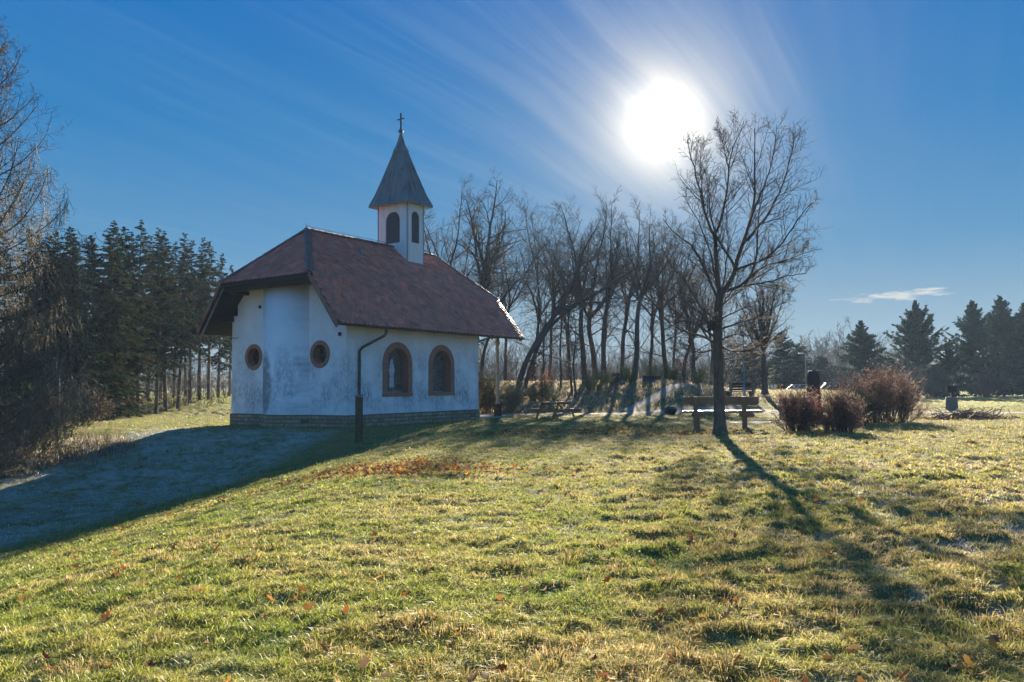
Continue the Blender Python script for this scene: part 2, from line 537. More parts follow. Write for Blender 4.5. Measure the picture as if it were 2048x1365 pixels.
NEEDLE = attr_mat('conifer needles', transl=0.14)
LEAF = attr_mat('dry leaf', transl=0.45, gloss=0.012, gr=0.5)

# ------------------------------------------------------------------ object helpers
def tag(o, label=None, cat=None, group=None, kind=None):
    if label: o['label'] = label
    if cat: o['category'] = cat
    if group: o['group'] = group
    if kind: o['kind'] = kind
    return o


def empty(name, loc=(0, 0, 0), rz=0.0, label=None, cat=None, group=None):
    o = bpy.data.objects.new(name, None)
    o.empty_display_size = 0.3
    COL.objects.link(o)
    o.location = loc
    o.rotation_euler = (0, 0, rz)
    return tag(o, label, cat, group)


def link_mesh(name, me, mat, parent=None):
    if mat is not None:
        me.materials.append(mat)
    o = bpy.data.objects.new(name, me)
    COL.objects.link(o)
    if parent is not None:
        o.parent = parent
    return o


def mesh_np(name, V, faces, mat, parent=None, col=None, smooth=False):
    """faces: list of (k, n) index arrays"""
    V = np.ascontiguousarray(V, np.float32)
    faces = [np.ascontiguousarray(f, np.int32) for f in faces if len(f)]
    me = bpy.data.meshes.new(name)
    me.vertices.add(len(V))
    me.vertices.foreach_set('co', V.ravel())
    li = np.concatenate([f.ravel() for f in faces])
    sizes = np.concatenate([np.full(len(f), f.shape[1], np.int32) for f in faces])
    starts = np.concatenate([[0], np.cumsum(sizes)[:-1]]).astype(np.int32)
    me.loops.add(len(li))
    me.loops.foreach_set('vertex_index', li)
    me.polygons.add(len(sizes))
    me.polygons.foreach_set('loop_start', starts)
    if smooth:
        me.polygons.foreach_set('use_smooth', np.ones(len(sizes), bool))
    if col is not None:
        a = me.attributes.new('col', 'FLOAT_COLOR', 'POINT')
        c4 = np.ones((len(V), 4), np.float32)
        c4[:, :3] = col
        a.data.foreach_set('color', c4.ravel())
    me.update(calc_edges=True)
    me.validate()
    return link_mesh(name, me, mat, parent)


class MB:
    """collects simple solids into one mesh"""
    def __init__(self):
        self.v, self.f, self.sm = [], [], []

    def add(self, vs, fs, smooth=False):
        k = len(self.v)
        self.v += [tuple(map(float, p)) for p in vs]
        for f in fs:
            self.f.append([i + k for i in f]); self.sm.append(smooth)
        return self

    def box(self, c, s, rz=0.0, rot=None):
        m = rot if rot is not None else Matrix.Rotation(rz, 3, 'Z')
        vs = []
        for dx in (-.5, .5):
            for dy in (-.5, .5):
                for dz in (-.5, .5):
                    p = m @ Vector((dx * s[0], dy * s[1], dz * s[2]))
                    vs.append((c[0] + p.x, c[1] + p.y, c[2] + p.z))
        return self.add(vs, [(0, 1, 3, 2), (4, 6, 7, 5), (0, 4, 5, 1), (2, 3, 7, 6), (0, 2, 6, 4), (1, 5, 7, 3)])

    def bar(self, p0, p1, w, h, up=(0, 0, 1)):
        p0, p1 = Vector(p0), Vector(p1)
        t = (p1 - p0).normalized()
        s = t.cross(Vector(up))
        if s.length < 1e-4:
            s = t.cross(Vector((1, 0, 0)))
        s.normalize()
        n = s.cross(t)
        vs = []
        for p in (p0, p1):
            for a, b in ((-1, -1), (1, -1), (1, 1), (-1, 1)):
                vs.append(p + s * (a * w / 2) + n * (b * h / 2))
        return self.add(vs, [(3, 2, 1, 0), (4, 5, 6, 7), (0, 1, 5, 4), (1, 2, 6, 5), (2, 3, 7, 6), (3, 0, 4, 7)])

    def tube(self, pts, r, n=8, cap=True):
        pts = [Vector(p) for p in pts]
        rr = r if isinstance(r, (list, tuple)) else [r] * len(pts)
        vs, fs = [], []
        ref = Vector((0, 0, 1))
        d = (pts[-1] - pts[0]).normalized()
        if abs(d.z) > 0.9: ref = Vector((1, 0, 0))
        for i, p in enumerate(pts):
            t = (pts[min(i + 1, len(pts) - 1)] - pts[max(i - 1, 0)]).normalized()
            s = t.cross(ref)
            if s.length < 1e-3: s = t.cross(Vector((0, 1, 0)))
            s.normalize(); u = s.cross(t)
            for k in range(n):
                a = 2 * math.pi * k / n
                vs.append(p + (s * math.cos(a) + u * math.sin(a)) * rr[i])
        for i in range(len(pts) - 1):
            for k in range(n):
                k2 = (k + 1) % n
                fs.append((i * n + k, i * n + k2, (i + 1) * n + k2, (i + 1) * n + k))
        self.add(vs, fs, True)
        if cap:
            self.add(vs[:n], [tuple(range(n - 1, -1, -1))]); self.add(vs[-n:], [tuple(range(n))])
        return self

    def lathe(self, prof, n=16, c=(0, 0, 0), sx=1, sy=1, smooth=True):
        vs, fs = [], []
        for r, z in prof:
            for k in range(n):
                a = 2 * math.pi * (k + .5) / n
                vs.append((c[0] + r * sx * math.cos(a), c[1] + r * sy * math.sin(a), c[2] + z))
        for i in range(len(prof) - 1):
            for k in range(n):
                k2 = (k + 1) % n
                fs.append((i * n + k, i * n + k2, (i + 1) * n + k2, (i + 1) * n + k))
        self.add(vs, fs, smooth)
        self.add(vs[:n], [tuple(range(n - 1, -1, -1))]); self.add(vs[-n:], [tuple(range(n))])
        return self

    def prism(self, poly, f0, f1):
        """poly: 2-D points; f0, f1 map a 2-D point to the two end faces"""
        n = len(poly)
        vs = [f0(p) for p in poly] + [f1(p) for p in poly]
        fs = [tuple(range(n - 1, -1, -1)), tuple(range(n, 2 * n))]
        fs += [(i, (i + 1) % n, n + (i + 1) % n, n + i) for i in range(n)]
        return self.add(vs, fs)

    def build(self, name, mat, parent=None, bevel=0.0, merge=True, seg=1):
        bm = bmesh.new()
        bv = [bm.verts.new(p) for p in self.v]
        for f, s in zip(self.f, self.sm):
            try:
                q = bm.faces.new([bv[i] for i in f]); q.smooth = s
            except ValueError:
                pass
        if merge:
            bmesh.ops.remove_doubles(bm, verts=bm.verts, dist=1e-5)
        bmesh.ops.recalc_face_normals(bm, faces=bm.faces)
        if bevel > 0:
            es = [e for e in bm.edges if len(e.link_faces) == 2 and e.calc_face_angle(0) > 0.6 and not (e.link_faces[0].smooth and e.link_faces[1].smooth)]
            bmesh.ops.bevel(bm, geom=es, offset=bevel, segments=seg, affect='EDGES', clamp_overlap=True)
        me = bpy.data.meshes.new(name)
        bm.to_mesh(me); bm.free()
        return link_mesh(name, me, mat, parent)


def copy_tree(o, parent=None):
    c = o.copy(); COL.objects.link(c); c.parent = parent
    for ch in list(o.children):
        copy_tree(ch, c)
    return c


def arch_pts(w, h, n=14):
    """round-headed opening: half width w, total height h, from bottom left, counter clockwise"""
    pts = [(-w, 0), (w, 0)]
    for k in range(n + 1):
        a = math.pi * k / n
        pts.append((w * math.cos(a), h - w + w * math.sin(a)))
    return pts


# ------------------------------------------------------------------ chapel
def build_chapel():
    ch = empty('chapel', CH_O, math.pi / 2 - TH, 'small white country chapel with red tiled half-hipped roof and copper-capped bell turret', 'chapel')
    G0 = -0.55
    # roof profile across the chapel: (b, z)
    EV, HH, RG = (-0.69, 3.66), (0.785, 5.56), (3.325, 7.76)
    A0, A1 = -1.13, CL + 2.72                            # verges
    RN, RF = 1.06, CL + 0.84                             # ridge ends

    def prof_top(b):
        b = b if b <= CW / 2 else CW - b
        return float(np.interp(b, [EV[0], HH[0], RG[0]], [EV[1], HH[1], RG[1]]))

    # --- walls with real openings
    wins = [(2.80, 0.865, 0.98, 2.16), (5.58, 0.865, 0.98, 2.16)]   # centre along, half width, sill, height
    ocs = [(CW / 2 - 1.93, 2.61, 0.53), (CW / 2 + 1.93, 2.61, 0.53)]
    TK = 0.34

    def holed(outer, holes, mapo, mapi):
        bm = bmesh.new()
        rings = []
        for fmap in (mapo, mapi):
            es, rr = [], []
            for loop in [outer] + holes:
                vs = [bm.verts.new(fmap(p)) for p in loop]
                rr.append(vs)
                for i in range(len(vs)):
                    es.append(bm.edges.new((vs[i], vs[(i + 1) % len(vs)])))
            bmesh.ops.triangle_fill(bm, use_beauty=True, use_dissolve=False, edges=es)
            rings.append(rr)
        for a, b in zip(*rings):
            for i in range(len(a)):
                j = (i + 1) % len(a)
                bm.faces.new((a[i], a[j], b[j], b[i]))
        bmesh.ops.recalc_face_normals(bm, faces=bm.faces)
        return bm

    wtop = prof_top(0.0) - 0.2
    bm_all = bmesh.new()

    def join(bm):
        me = bpy.data.meshes.new('tmp'); bm.to_mesh(me); bm.free()
        bm_all.from_mesh(me); bpy.data.meshes.remove(me)
    rect = [(0, 0.32), (CL, 0.32), (CL, wtop), (0, wtop)]
    hw = [[(c + p[0], s + p[1]) for p in arch_pts(w - 0.12, h - 0.06)] for c, w, s, h in [(q[0], q[1], q[2] + 0.02, q[3]) for q in wins]]
    join(holed(rect, hw, lambda p: (p[0], 0.0, p[1]), lambda p: (p[0], TK, p[1])))
    join(holed(rect, hw, lambda p: (p[0], CW, p[1]), lambda p: (p[0], CW - TK, p[1])))
    gtop = [(CW - TK - .002, 0.32), (CW - TK - .002, prof_top(TK) - .2), (CW - 0.9, 5.36), (0.9, 5.36), (TK + .002, prof_top(TK) - .2), (TK + .002, 0.32)]
    ho = [[(b + (r - .1) * math.cos(2 * math.pi * k / 28), z + (r - .1) * math.sin(2 * math.pi * k / 28)) for k in range(28)] for b, z, r in ocs]
    join(holed(gtop, ho, lambda p: (0.0, p[0], p[1]), lambda p: (TK, p[0], p[1])))
    door = [(CW / 2 + p[0], 0.321 + p[1]) for p in arch_pts(0.75, 2.5)]
    join(holed(gtop, [door], lambda p: (CL, p[0], p[1]), lambda p: (CL - TK, p[0], p[1])))
    # apse: a shallow bow on the end wall
    half, sag = 1.32, 0.60
    Rr = (half * half + sag * sag) / (2 * sag)
    a_end = math.asin(half / Rr)
    arc = [(-(Rr * math.cos(a) - (Rr - sag)), CW / 2 + Rr * math.sin(a)) for a in np.linspace(-a_end, a_end, 25)]
    me = bpy.data.meshes.new('wall'); bm_all.to_mesh(me); bm_all.free()
    wall = link_mesh('wall', me, PLASTER, ch)
    ap = MB()
    vs = [(x, y, 0.32) for x, y in arc] + [(x, y, 5.30) for x, y in arc]
    n = len(arc)
    ap.add(vs, [(i, i + 1, n + i + 1, n + i) for i in range(n - 1)], True)
    ap.add([(x, y, 5.30) for x, y in arc], [tuple(range(n))])
    ap.build('apse', PLASTER, ch)
    # plinth, 4 cm proud of the plaster
    pl = MB()
    e = 0.045
    for (x0, y0, x1, y1) in ((-e, -e, CL + e, 0.2), (-e, CW - 0.2, CL + e, CW + e), (-e, 0.2, 0.2, CW - 0.2), (CL - 0.2, 0.2, CL + e, CW - 0.2)):
        pl.box(((x0 + x1) / 2, (y0 + y1) / 2, (G0 + 0.318) / 2), (x1 - x0, y1 - y0, 0.318 - G0))
    k = (Rr + e) / Rr
    ar2 = [(-(Rr * k * math.cos(a) - (Rr - sag)), CW / 2 + Rr * k * math.sin(a)) for a in np.linspace(-a_end, a_end, 25)]
    pl.prism(ar2, lambda p: (p[0], p[1], G0), lambda p: (p[0], p[1], 0.3165))
    pl.build('plinth', PLINTH, ch, bevel=0.008)
    # interior floor
    MB().box((CL / 2, CW / 2, 0.1), (CL - 0.3, CW - 0.3, 0.2)).build('floor', STONE, ch)

    # --- arched windows: stone surround, inner frame, sill slab, etched pane
    def surround(side, c, w, s, h):
        y0 = -0.03 if side == 0 else CW + 0.03
        sg = 1 if side == 0 else -1
        root = None
        m = MB()
        o = arch_pts(w, h - 0.14, 20); i = arch_pts(w - 0.25, h - 0.14 - 0.25, 20)
        o = [(p[0], p[1] + 0.14) for p in o]; i = [(p[0], p[1] + 0.14) for p in i]
        # drop the bottom edge of the ring: sides and arch only
        ring = []
        nn = len(o)
        idx = list(range(1, nn)) + [0]
        P = lambda p, d: (c + p[0], y0 + sg * d, s + p[1])
        fo = [P(o[q], 0) for q in idx]; fi = [P(i[q], 0) for q in idx]
        bi = [P(i[q], 0.36) for q in idx]; bo = [P(o[q], 0.10) for q in idx]
        t = len(idx)
        m.add(fo + fi + bi + bo, [(q, q + 1, t + q + 1, t + q) for q in range(t - 1)] + [(t + q, t + q + 1, 2 * t + q + 1, 2 * t + q) for q in range(t - 1)] + [(q, q + 1, 3 * t + q + 1, 3 * t + q) for q in range(t - 1)])
        root = m.build('window', SANDST, ch)
        MB().box((c, y0 + sg * 0.165, s + 0.067), (2 * w + 0.03, 0.37, 0.134)).build('sill', SANDST, root, bevel=0.008)
        # pane and frame at the back of the reveal
        ip = arch_pts(w - 0.245, h - 0.14 - 0.245, 20); ip = [(p[0], p[1] + 0.136) for p in ip]
        yb = y0 + sg * 0.33
        MB().add([(c + p[0], yb, s + p[1]) for p in ip], [tuple(range(len(ip)))]).build('pane', GLASS, root)
        fr = MB()
        jn = arch_pts(w - 0.295, h - 0.14 - 0.345, 20); jn = [(p[0], p[1] + 0.19) for p in jn]
        a_ = [(c + p[0], yb - sg * 0.03, s + p[1]) for p in ip]; b_ = [(c + p[0], yb - sg * 0.03, s + p[1]) for p in jn]
        d_ = [(c + p[0], yb - sg * 0.004, s + p[1]) for p in jn]
        t = len(ip)
        fr.add(a_ + b_ + d_, [(q, (q + 1) % t, t + (q + 1) % t, t + q) for q in range(t)] + [(t + q, t + (q + 1) % t, 2 * t + (q + 1) % t, 2 * t + q) for q in range(t)])
        fr.build('frame', GALV, root)
        return root, yb

    for k, (c, w, s, h) in enumerate(wins):
        rt, yb = surround(0, c, w, s, h)
        if k == 0:
            # pale robed figure on a block, etched into the glass
            fig = [(-.17, 0), (.17, 0), (.17, .42), (.11, .44), (.15, .62), (.24, .8), (.17, .95), (.14, 1.08), (.09, 1.16), (.08, 1.28), (0, 1.33), (-.08, 1.28), (-.09, 1.16), (-.14, 1.08), (-.17, .95), (-.24, .8), (-.15, .62), (-.11, .44), (-.17, .42)]
            m = MB()
            m.prism([(c - 0.02 + p[0] * .8, s + 0.36 + p[1] * .86) for p in fig], lambda p: (p[0], yb - 0.012, p[1]), lambda p: (p[0], yb - 0.004, p[1]))
            m.build('etched_figure', FROST, rt)
        surround(1, c, w, s, h)
    # round windows
    for b, z, r in ocs:
        m = MB()
        nn = 36
        ang = [2 * math.pi * q / nn for q in range(nn)]
        C = lambda rr, x: [(x, b + rr * math.cos(a), z + rr * math.sin(a)) for a in ang]
        m.add(C(r, 0.1) + C(r, -0.035) + C(r - .16, -0.035) + C(r - .19, 0.30), [(L_ * nn + q, L_ * nn + (q + 1) % nn, (L_ + 1) * nn + (q + 1) % nn, (L_ + 1) * nn + q) for L_ in range(3) for q in range(nn)])
        rt = m.build('round_window', SANDST, ch, bevel=0.012)
        MB().add(C(r - .17, 0.26), [tuple(range(nn))]).build('pane', DARKGLASS, rt)
        MB().bar((0.25, b, z - r + .18), (0.25, b, z + r - .18), 0.025, 0.02).bar((0.25, b - r + .18, z), (0.25, b + r - .18, z), 0.024, 0.019).build('glazing_bar', IRON, rt)
    # chapel door under the porch
    dr = MB().prism(arch_pts(0.75, 2.5), lambda p: (CL - 0.14, CW / 2 + p[0], 0.321 + p[1]), lambda p: (CL - 0.07, CW / 2 + p[0], 0.321 + p[1])).build('door', DARKWOOD, ch)
    MB().tube([(CL - 0.06, CW / 2 + 0.5, 1.35), (CL + 0.0, CW / 2 + 0.5, 1.35), (CL + 0.0, CW / 2 + 0.38, 1.35)], 0.012, 6).build('handle', IRON, dr)

    # --- roof: deck, then every tile
    dk = MB()
    rows = []
    for sg in (0, 1):
        f = (lambda b: b) if sg == 0 else (lambda b: CW - b)
        e0, e1 = (A0, f(EV[0]), EV[1]), (A1, f(EV[0]), EV[1])
        h0, h1 = (A0, f(HH[0]), HH[1]), (A1, f(HH[0]), HH[1])
        r0, r1 = (RN, RG[0], RG[1]), (RF, RG[0], RG[1])
        dk.add([e0, e1, h1, h0], [(0, 1, 2, 3)]); dk.add([h0, h1, r1, r0], [(0, 1, 2, 3)])
    dk.add([(A0, HH[0], HH[1]), (A0, CW - HH[0], HH[1]), (RN, RG[0], RG[1])], [(0, 2, 1)])
    dk.add([(A1, HH[0], HH[1]), (A1, CW - HH[0], HH[1]), (RF, RG[0], RG[1])], [(0, 1, 2)])
    bm = bmesh.new()
    bv = [bm.verts.new(p) for p in dk.v]
    for q in dk.f: bm.faces.new([bv[i] for i in q])
    bmesh.ops.remove_doubles(bm, verts=bm.verts, dist=1e-4)
    bmesh.ops.recalc_face_normals(bm, faces=bm.faces)
    up = sum(1 if q.normal.z > 0 else -1 for q in bm.faces)
    if up < 0: bmesh.ops.reverse_faces(bm, faces=bm.faces)
    bmesh.ops.solidify(bm, geom=list(bm.faces), thickness=0.10)
    for q in bm.verts: q.co.z -= 0.035
    me = bpy.data.meshes.new('roof'); bm.to_mesh(me); bm.free()
    roof = link_mesh('roof', me, DARKWOOD, ch)

    rng = np.random.default_rng(8)
    tw, ex, tl, th = 0.235, 0.185, 0.29, 0.026
    na = 6
    aa = np.linspace(0, math.pi, na + 1)
    ox = np.concatenate([[-tw / 2 * .96], -np.cos(aa) * tw / 2 * .96, [tw / 2 * .96]])
    os_ = np.concatenate([[tl], -np.sin(aa) * 0.085 + 0.07, [tl]])
    npt = len(ox)

    def tiles(centers, pos, nrm):
        """centers: (n, 2) of (x along, s up the slope); pos/nrm map (x, s) arrays to 3-D"""
        cx, cs = centers[:, 0][:, None], centers[:, 1][:, None]
        jit = rng.normal(0, 0.004, (len(centers), 1))
        x = cx + ox[None] + jit
        s = cs + os_[None] + rng.normal(0, 0.004, (len(centers), 1))
        lift = 0.066 - 0.056 * (os_[None] / tl) + rng.normal(0, 0.0025, (len(centers), 1))
        P = pos(x, s) + nrm(x, s) * lift[..., None]
        Q = pos(x, s) + nrm(x, s) * (lift - th)[..., None]
        V = np.concatenate([P, Q], 1)                     # n, 2*npt, 3
        nt = len(centers)
        base = (np.arange(nt) * 2 * npt)[:, None]
        top = base + np.arange(npt)[None]
        skirt = []
        for i in range(npt - 1):
            skirt.append(base + np.array([i, i + npt, i + 1 + npt, i + 1])[None])
        c = np.array([0.58, 0.165, 0.10])[None] * (1 + rng.normal(0, 0.16, (nt, 1)))
        grey = rng.random((nt, 1)) ** 1.6
        c = c * (1 - 0.5 * grey) + np.array([0.36, 0.21, 0.185]) * 0.5 * grey
        red = (rng.random((nt, 1)) < 0.08)
        c = np.where(red, c * 1.0 + np.array([0.12, 0.03, 0.005]), c)
        cc = np.repeat(c, 2 * npt, 0)
        return V.reshape(-1, 3), [top] + skirt, np.clip(cc, 0.02, 1)

    slopes = []
    L1 = math.hypot(HH[0] - EV[0], HH[1] - EV[1]); L2 = math.hypot(RG[0] - HH[0], RG[1] - HH[1])
    Ls = L1 + L2
    for sg in (0, 1):
        def pos(x, s, sg=sg):
            b = np.interp(s, [-0.5, 0, L1, Ls, Ls + 1], [EV[0] - .5 * (HH[0] - EV[0]) / L1, EV[0], HH[0], RG[0], RG[0] + (RG[0] - HH[0]) / L2])
            z = np.interp(s, [-0.5, 0, L1, Ls, Ls + 1], [EV[1] - .5 * (HH[1] - EV[1]) / L1, EV[1], HH[1], RG[1], RG[1] + (RG[1] - HH[1]) / L2])
            return np.stack([x, b if sg == 0 else CW - b, z], -1)

        def nrm(x, s, sg=sg):
            t = sstep((s - L1 + 0.3) / 0.6)
            nb = -((HH[1] - EV[1]) / L1 * (1 - t) + (RG[1] - HH[1]) / L2 * t)
            nz = (HH[0] - EV[0]) / L1 * (1 - t) + (RG[0] - HH[0]) / L2 * t
            return np.stack([np.zeros_like(s + x), (nb if sg == 0 else -nb) + 0 * x, nz + 0 * x], -1)
        cs = []
        nrow = int(Ls / ex)
        for r in range(nrow):
            s = -0.05 + r * ex
            if s > Ls - 0.12: break
            f = max(0.0, (s + 0.1 - L1) / L2)
            lo, hi = A0 + (RN - A0) * f, A1 + (RF - A1) * f
            xs = np.arange(A0 - (tw / 2 if r % 2 else 0), A1 + tw, tw)
            xs = xs[(xs > lo + tw * 0.35) & (xs < hi - tw * 0.35)]
            cs.append(np.stack([xs, np.full_like(xs, s)], 1))
        slopes.append(tiles(np.concatenate(cs), pos, nrm))
    for end in (0, 1):
        Le = math.hypot((RN - A0) if end == 0 else (A1 - RF), RG[1] - HH[1])

        def pos(x, s, end=end, Le=Le):
            f = s / Le
            a = (A0 + (RN - A0) * f) if end == 0 else (A1 + (RF - A1) * f)
            return np.stack([a + 0 * x, x + 0 * s, HH[1] + (RG[1] - HH[1]) * f + 0 * x], -1)
        run = (RN - A0) if end == 0 else (A1 - RF)
        nv = np.array([-(RG[1] - HH[1]) * (1 if end == 0 else -1), 0, run]) / Le
        nrm = lambda x, s, nv=nv: np.broadcast_to(nv, np.broadcast(x, s).shape + (3,))
        cs = []
        for r in range(int(Le / ex)):
            s = -0.05 + r * ex
            f = max(0, (s + 0.1) / Le)
            lo, hi = HH[0] + (RG[0] - HH[0]) * f, CW - HH[0] - (CW - HH[0] - RG[0]) * f
            xs = np.arange(HH[0] - (tw / 2 if r % 2 else 0), CW - HH[0] + tw, tw)
            xs = xs[(xs > lo + tw * 0.3) & (xs < hi - tw * 0.3)]
            if len(xs): cs.append(np.stack([xs, np.full_like(xs, s)], 1))
        slopes.append(tiles(np.concatenate(cs), pos, nrm))
    off, Vs, Fs, Cs = 0, [], [], []
    for V, F, C in slopes:
        Vs.append(V); Cs.append(C); Fs += [f + off for f in F]; off += len(V)
    mesh_np('roof_tiles', np.concatenate(Vs), Fs, TILE, roof, np.concatenate(Cs))

    # ridge and hip caps: overlapping half-round tiles
    def caps(p0, p1, r=0.115):
        p0, p1 = np.array(p0, float), np.array(p1, float)
        Lr = np.linalg.norm(p1 - p0); n = max(2, int(Lr / 0.33)); t = (p1 - p0) / Lr
        s = np.cross(t, [0, 0, 1]); s /= np.linalg.norm(s); u = np.cross(s, t)
        V, F, C = [], [], []
        for k in range(n):
            a, b = p0 + t * (k * Lr / n - 0.03), p0 + t * ((k + 1) * Lr / n + 0.01)
            base = len(V)
            for q, rad in ((a, r * 1.14), (b, r * 0.98)):
                for j in range(9):
                    an = math.pi * (j / 8.0) * 1.1 - 0.05 * math.pi
                    V.append(q + s * math.cos(an) * rad + u * (math.sin(an) * rad * 0.8 - 0.01))
            for j in range(8):
                F.append((base + j, base + j + 1, base + 9 + j + 1, base + 9 + j))
            F.append((base, base + 2, base + 5, base + 8))
            c = np.array([0.20, 0.075, 0.05]) * (1 + rng.normal(0, .15))
            C += [np.clip(c, .02, 1)] * 18
        return V, F, C
    V, F, C = [], [], []
    for p0, p1 in (((RN - .05, RG[0], RG[1] + .02), (RF + .05, RG[0], RG[1] + .02)),
                   ((A0, HH[0], HH[1] + .03), (RN, RG[0], RG[1] + .03)), ((A0, CW - HH[0], HH[1] + .03), (RN, RG[0], RG[1] + .03)),
                   ((A1, HH[0], HH[1] + .03), (RF, RG[0], RG[1] + .03)), ((A1, CW - HH[0], HH[1] + .03), (RF, RG[0], RG[1] + .03))):
        v, f, c = caps(p0, p1)
        F += [tuple(i + len(V) for i in q) for q in f]; V += v; C += c
    mesh_np('ridge_tiles', np.array(V), [np.array(F)], TILE, roof, np.array(C), smooth=False)
    # verge tiles: red clay along the four lower verges
    for a in (A0, A1):
        for sg in (0, 1):
            V, F, C = [], [], []
            f = (lambda b: b) if sg == 0 else (lambda b: CW - b)
            n = 11
            for k in range(n):
                t0, t1 = k / n, (k + 1.12) / n
                so = -1 if a == A0 else 1
                base = len(V)
                for t, l in ((t0, .078), (t1, .072)):
                    b = EV[0] + (HH[0] - EV[0]) * t; z = EV[1] + (HH[1] - EV[1]) * t
                    for dx, dz in ((0.06, l), (-0.055, l), (-0.055, -0.10), (0.0, -0.10)):
                        V.append((a - so * dx if False else a + so * (-dx), f(b), z + dz))
                for j in range(4):
                    F.append((base + j, base + (j + 1) % 4, base + 4 + (j + 1) % 4, base + 4 + j))
                F.append((base, base + 1, base + 2, base + 3))
                C += [np.clip(np.array([0.34, 0.10, 0.05]) * (1 + rng.normal(0, .2)), .03, 1)] * 8
            mesh_np('verge_tiles', np.array(V), [np.array(F)], TILE, roof, np.array(C))
    # barge boards, purlins, half-hip fascia and soffit beam
    for a, so in ((A0, 1), (A1, -1)):
        for sg in (0, 1):
            f = (lambda b: b) if sg == 0 else (lambda b: CW - b)
            p0 = (a + so * 0.075, f(EV[0] + 0.05), EV[1] - 0.13); p1 = (a + so * 0.075, f(HH[0] - 0.02), HH[1] - 0.15)
            MB().bar(p0, p1, 0.05, 0.20, up=(0, -1 if sg == 0 else 1, 0.6)).build('barge_board', GREYWOOD, roof, bevel=0.006)
        MB().box((a + so * 0.02, CW / 2, HH[1] - 0.075), (0.05, CW - 2 * HH[0] + 0.30, 0.12)).build('fascia', DARKWOOD, roof, bevel=0.006)
        MB().box((a + so * 0.22, CW / 2, HH[1] - 0.24), (0.16, CW - 2 * HH[0] + 0.1, 0.24)).build('collar_beam', DARKWOOD, roof, bevel=0.01)
    MB().box((A0 / 2, CW / 2, HH[1] - 0.16), (-A0 + 0.1, CW - 2 * HH[0] - 0.1, 0.05)).build('soffit', DARKWOOD, roof)
    for b, z in ((0.98, 5.28), (CW - 0.98, 5.28), (0.02, 4.23), (CW - 0.02, 4.23)):
        p = MB()
        p.box((-0.42, b, z), (0.98, 0.19, 0.24))
        p.build('purlin', DARKWOOD, roof, bevel=0.012)
        MB().box((CL + 1.28, b, z), (2.5, 0.19, 0.24)).build('purlin', DARKWOOD, roof, bevel=0.012)
    for k in range(19):
        a = A0 + 0.45 + k * 0.62
        MB().bar((a, EV[0] + 0.10, EV[1] - 0.16 + 0.12), (a, 0.05, EV[1] + 0.72), 0.09, 0.12).build('rafter', DARKWOOD, roof)
    # gutters and downpipes
    for sg in (0, 1):
        f = (lambda b: b) if sg == 0 else (lambda b: CW - b)
        y = f(EV[0] - 0.055); z = EV[1] - 0.03
        nn = 9
        sec = [(0.068 * math.cos(math.pi + math.pi * k / (nn - 1)), 0.068 * math.sin(math.pi + math.pi * k / (nn - 1))) for k in range(nn)]
        sec += [(q[0] * 0.88, q[1] * 0.88) for q in sec[::-1]]
        MB().prism(sec, lambda p: (A0 + 0.02, y + p[0], z + p[1]), lambda p: (A1 - 0.02, y + p[0], z + p[1])).build('gutter', GUTTER, roof)
        x0 = 1.34
        pts = [(x0, y, z - .04), (x0, y, z - 0.22), (x0 - .03, y + (0.05 if sg == 0 else -.05), z - 0.33), (x0 - 0.66, f(-0.16), z - 0.78), (x0 - 0.74, f(-0.085), z - 0.92), (x0 - 0.74, f(-0.085), 2.2), (x0 - 0.74, f(-0.085), 1.2), (x0 - 0.74, f(-0.085), -0.1)]
        dp = MB().tube(pts, 0.052, 10).build('downpipe', GUTTER, ch)
        for zz in (0.75, 2.35):
            MB().lathe([(0.064, -0.02), (0.064, 0.02)], 10, (x0 - 0.74, f(-0.085), zz)).build('pipe_clip', GUTTER, dp)
    # lightning conductor along the ridge with its little stands, and a vent pipe, snow hooks
    lc = MB().tube([(RN - .1, RG[0], RG[1] + 0.17), (6.1, RG[0], RG[1] + 0.19)], 0.008, 5)
    lc.tube([(RN - .05, RG[0], RG[1] + .1), (RN - .08, RG[0], RG[1] + 0.45)], 0.008, 5)
    lc.build('lightning_wire', IRON, roof)
    for k in range(6):
        x = RN + 0.35 + k * 0.85
        MB().tube([(x, RG[0], RG[1] + 0.08), (x, RG[0], RG[1] + 0.19)], 0.014, 5).build('wire_holder', IRON, roof)
    vb = 2.30; vz = prof_top(vb)
    vp = MB().tube([(3.12, vb, vz - .05), (3.12, vb, vz + 0.36)], 0.075, 12)
    vp.lathe([(0.09, 0), (0.09, 0.03)], 12, (3.12, vb, vz + 0.35))
    vp.build('vent_pipe', ZINC, roof)
    for a, b in ((1.75, 2.8), (2.15, 2.25), (2.55, 1.75), (3.0, 1.2), (3.45, 0.65), (6.6, 1.4), (8.2, 0.6), (4.7, 1.0)):
        z = prof_top(b)
        MB().tube([(a, b + .02, z + 0.03), (a, b - 0.05, z + 0.04), (a, b - 0.08, z + 0.10)], 0.012, 5).build('snow_hook', ZINC, roof)
    # wall lamps / anchors on the gable
    MB().box((-0.05, 0.30, 3.33), (0.10, 0.09, 0.14)).build('wall_anchor', IRON, ch, bevel=0.01)
    MB().lathe([(0.0, -0.07), (0.05, -0.05), (0.06, 0.0), (0.05, 0.05), (0.0, 0.07)], 10, (-0.05, 4.86, 4.63)).build('wall_lamp', IRON, ch)
    MB().tube([(0, 6.5, 3.42), (-0.12, 6.45, 3.42), (-0.12, 6.1, 3.42)], 0.02, 6).build('pipe_bracket', GALV, ch)

    # --- bell turret
    ta0, ta1, tb0, tb1, tzt = 6.17, 7.28, 2.43, 4.22, 9.80
    lv_h = 1.47
    tm = MB()
    tcx, tcy = (ta0 + ta1) / 2, (tb0 + tb1) / 2

    def face_with_hole(poly, hole, fo, fi):
        join2(holed(poly, [hole], fo, fi))
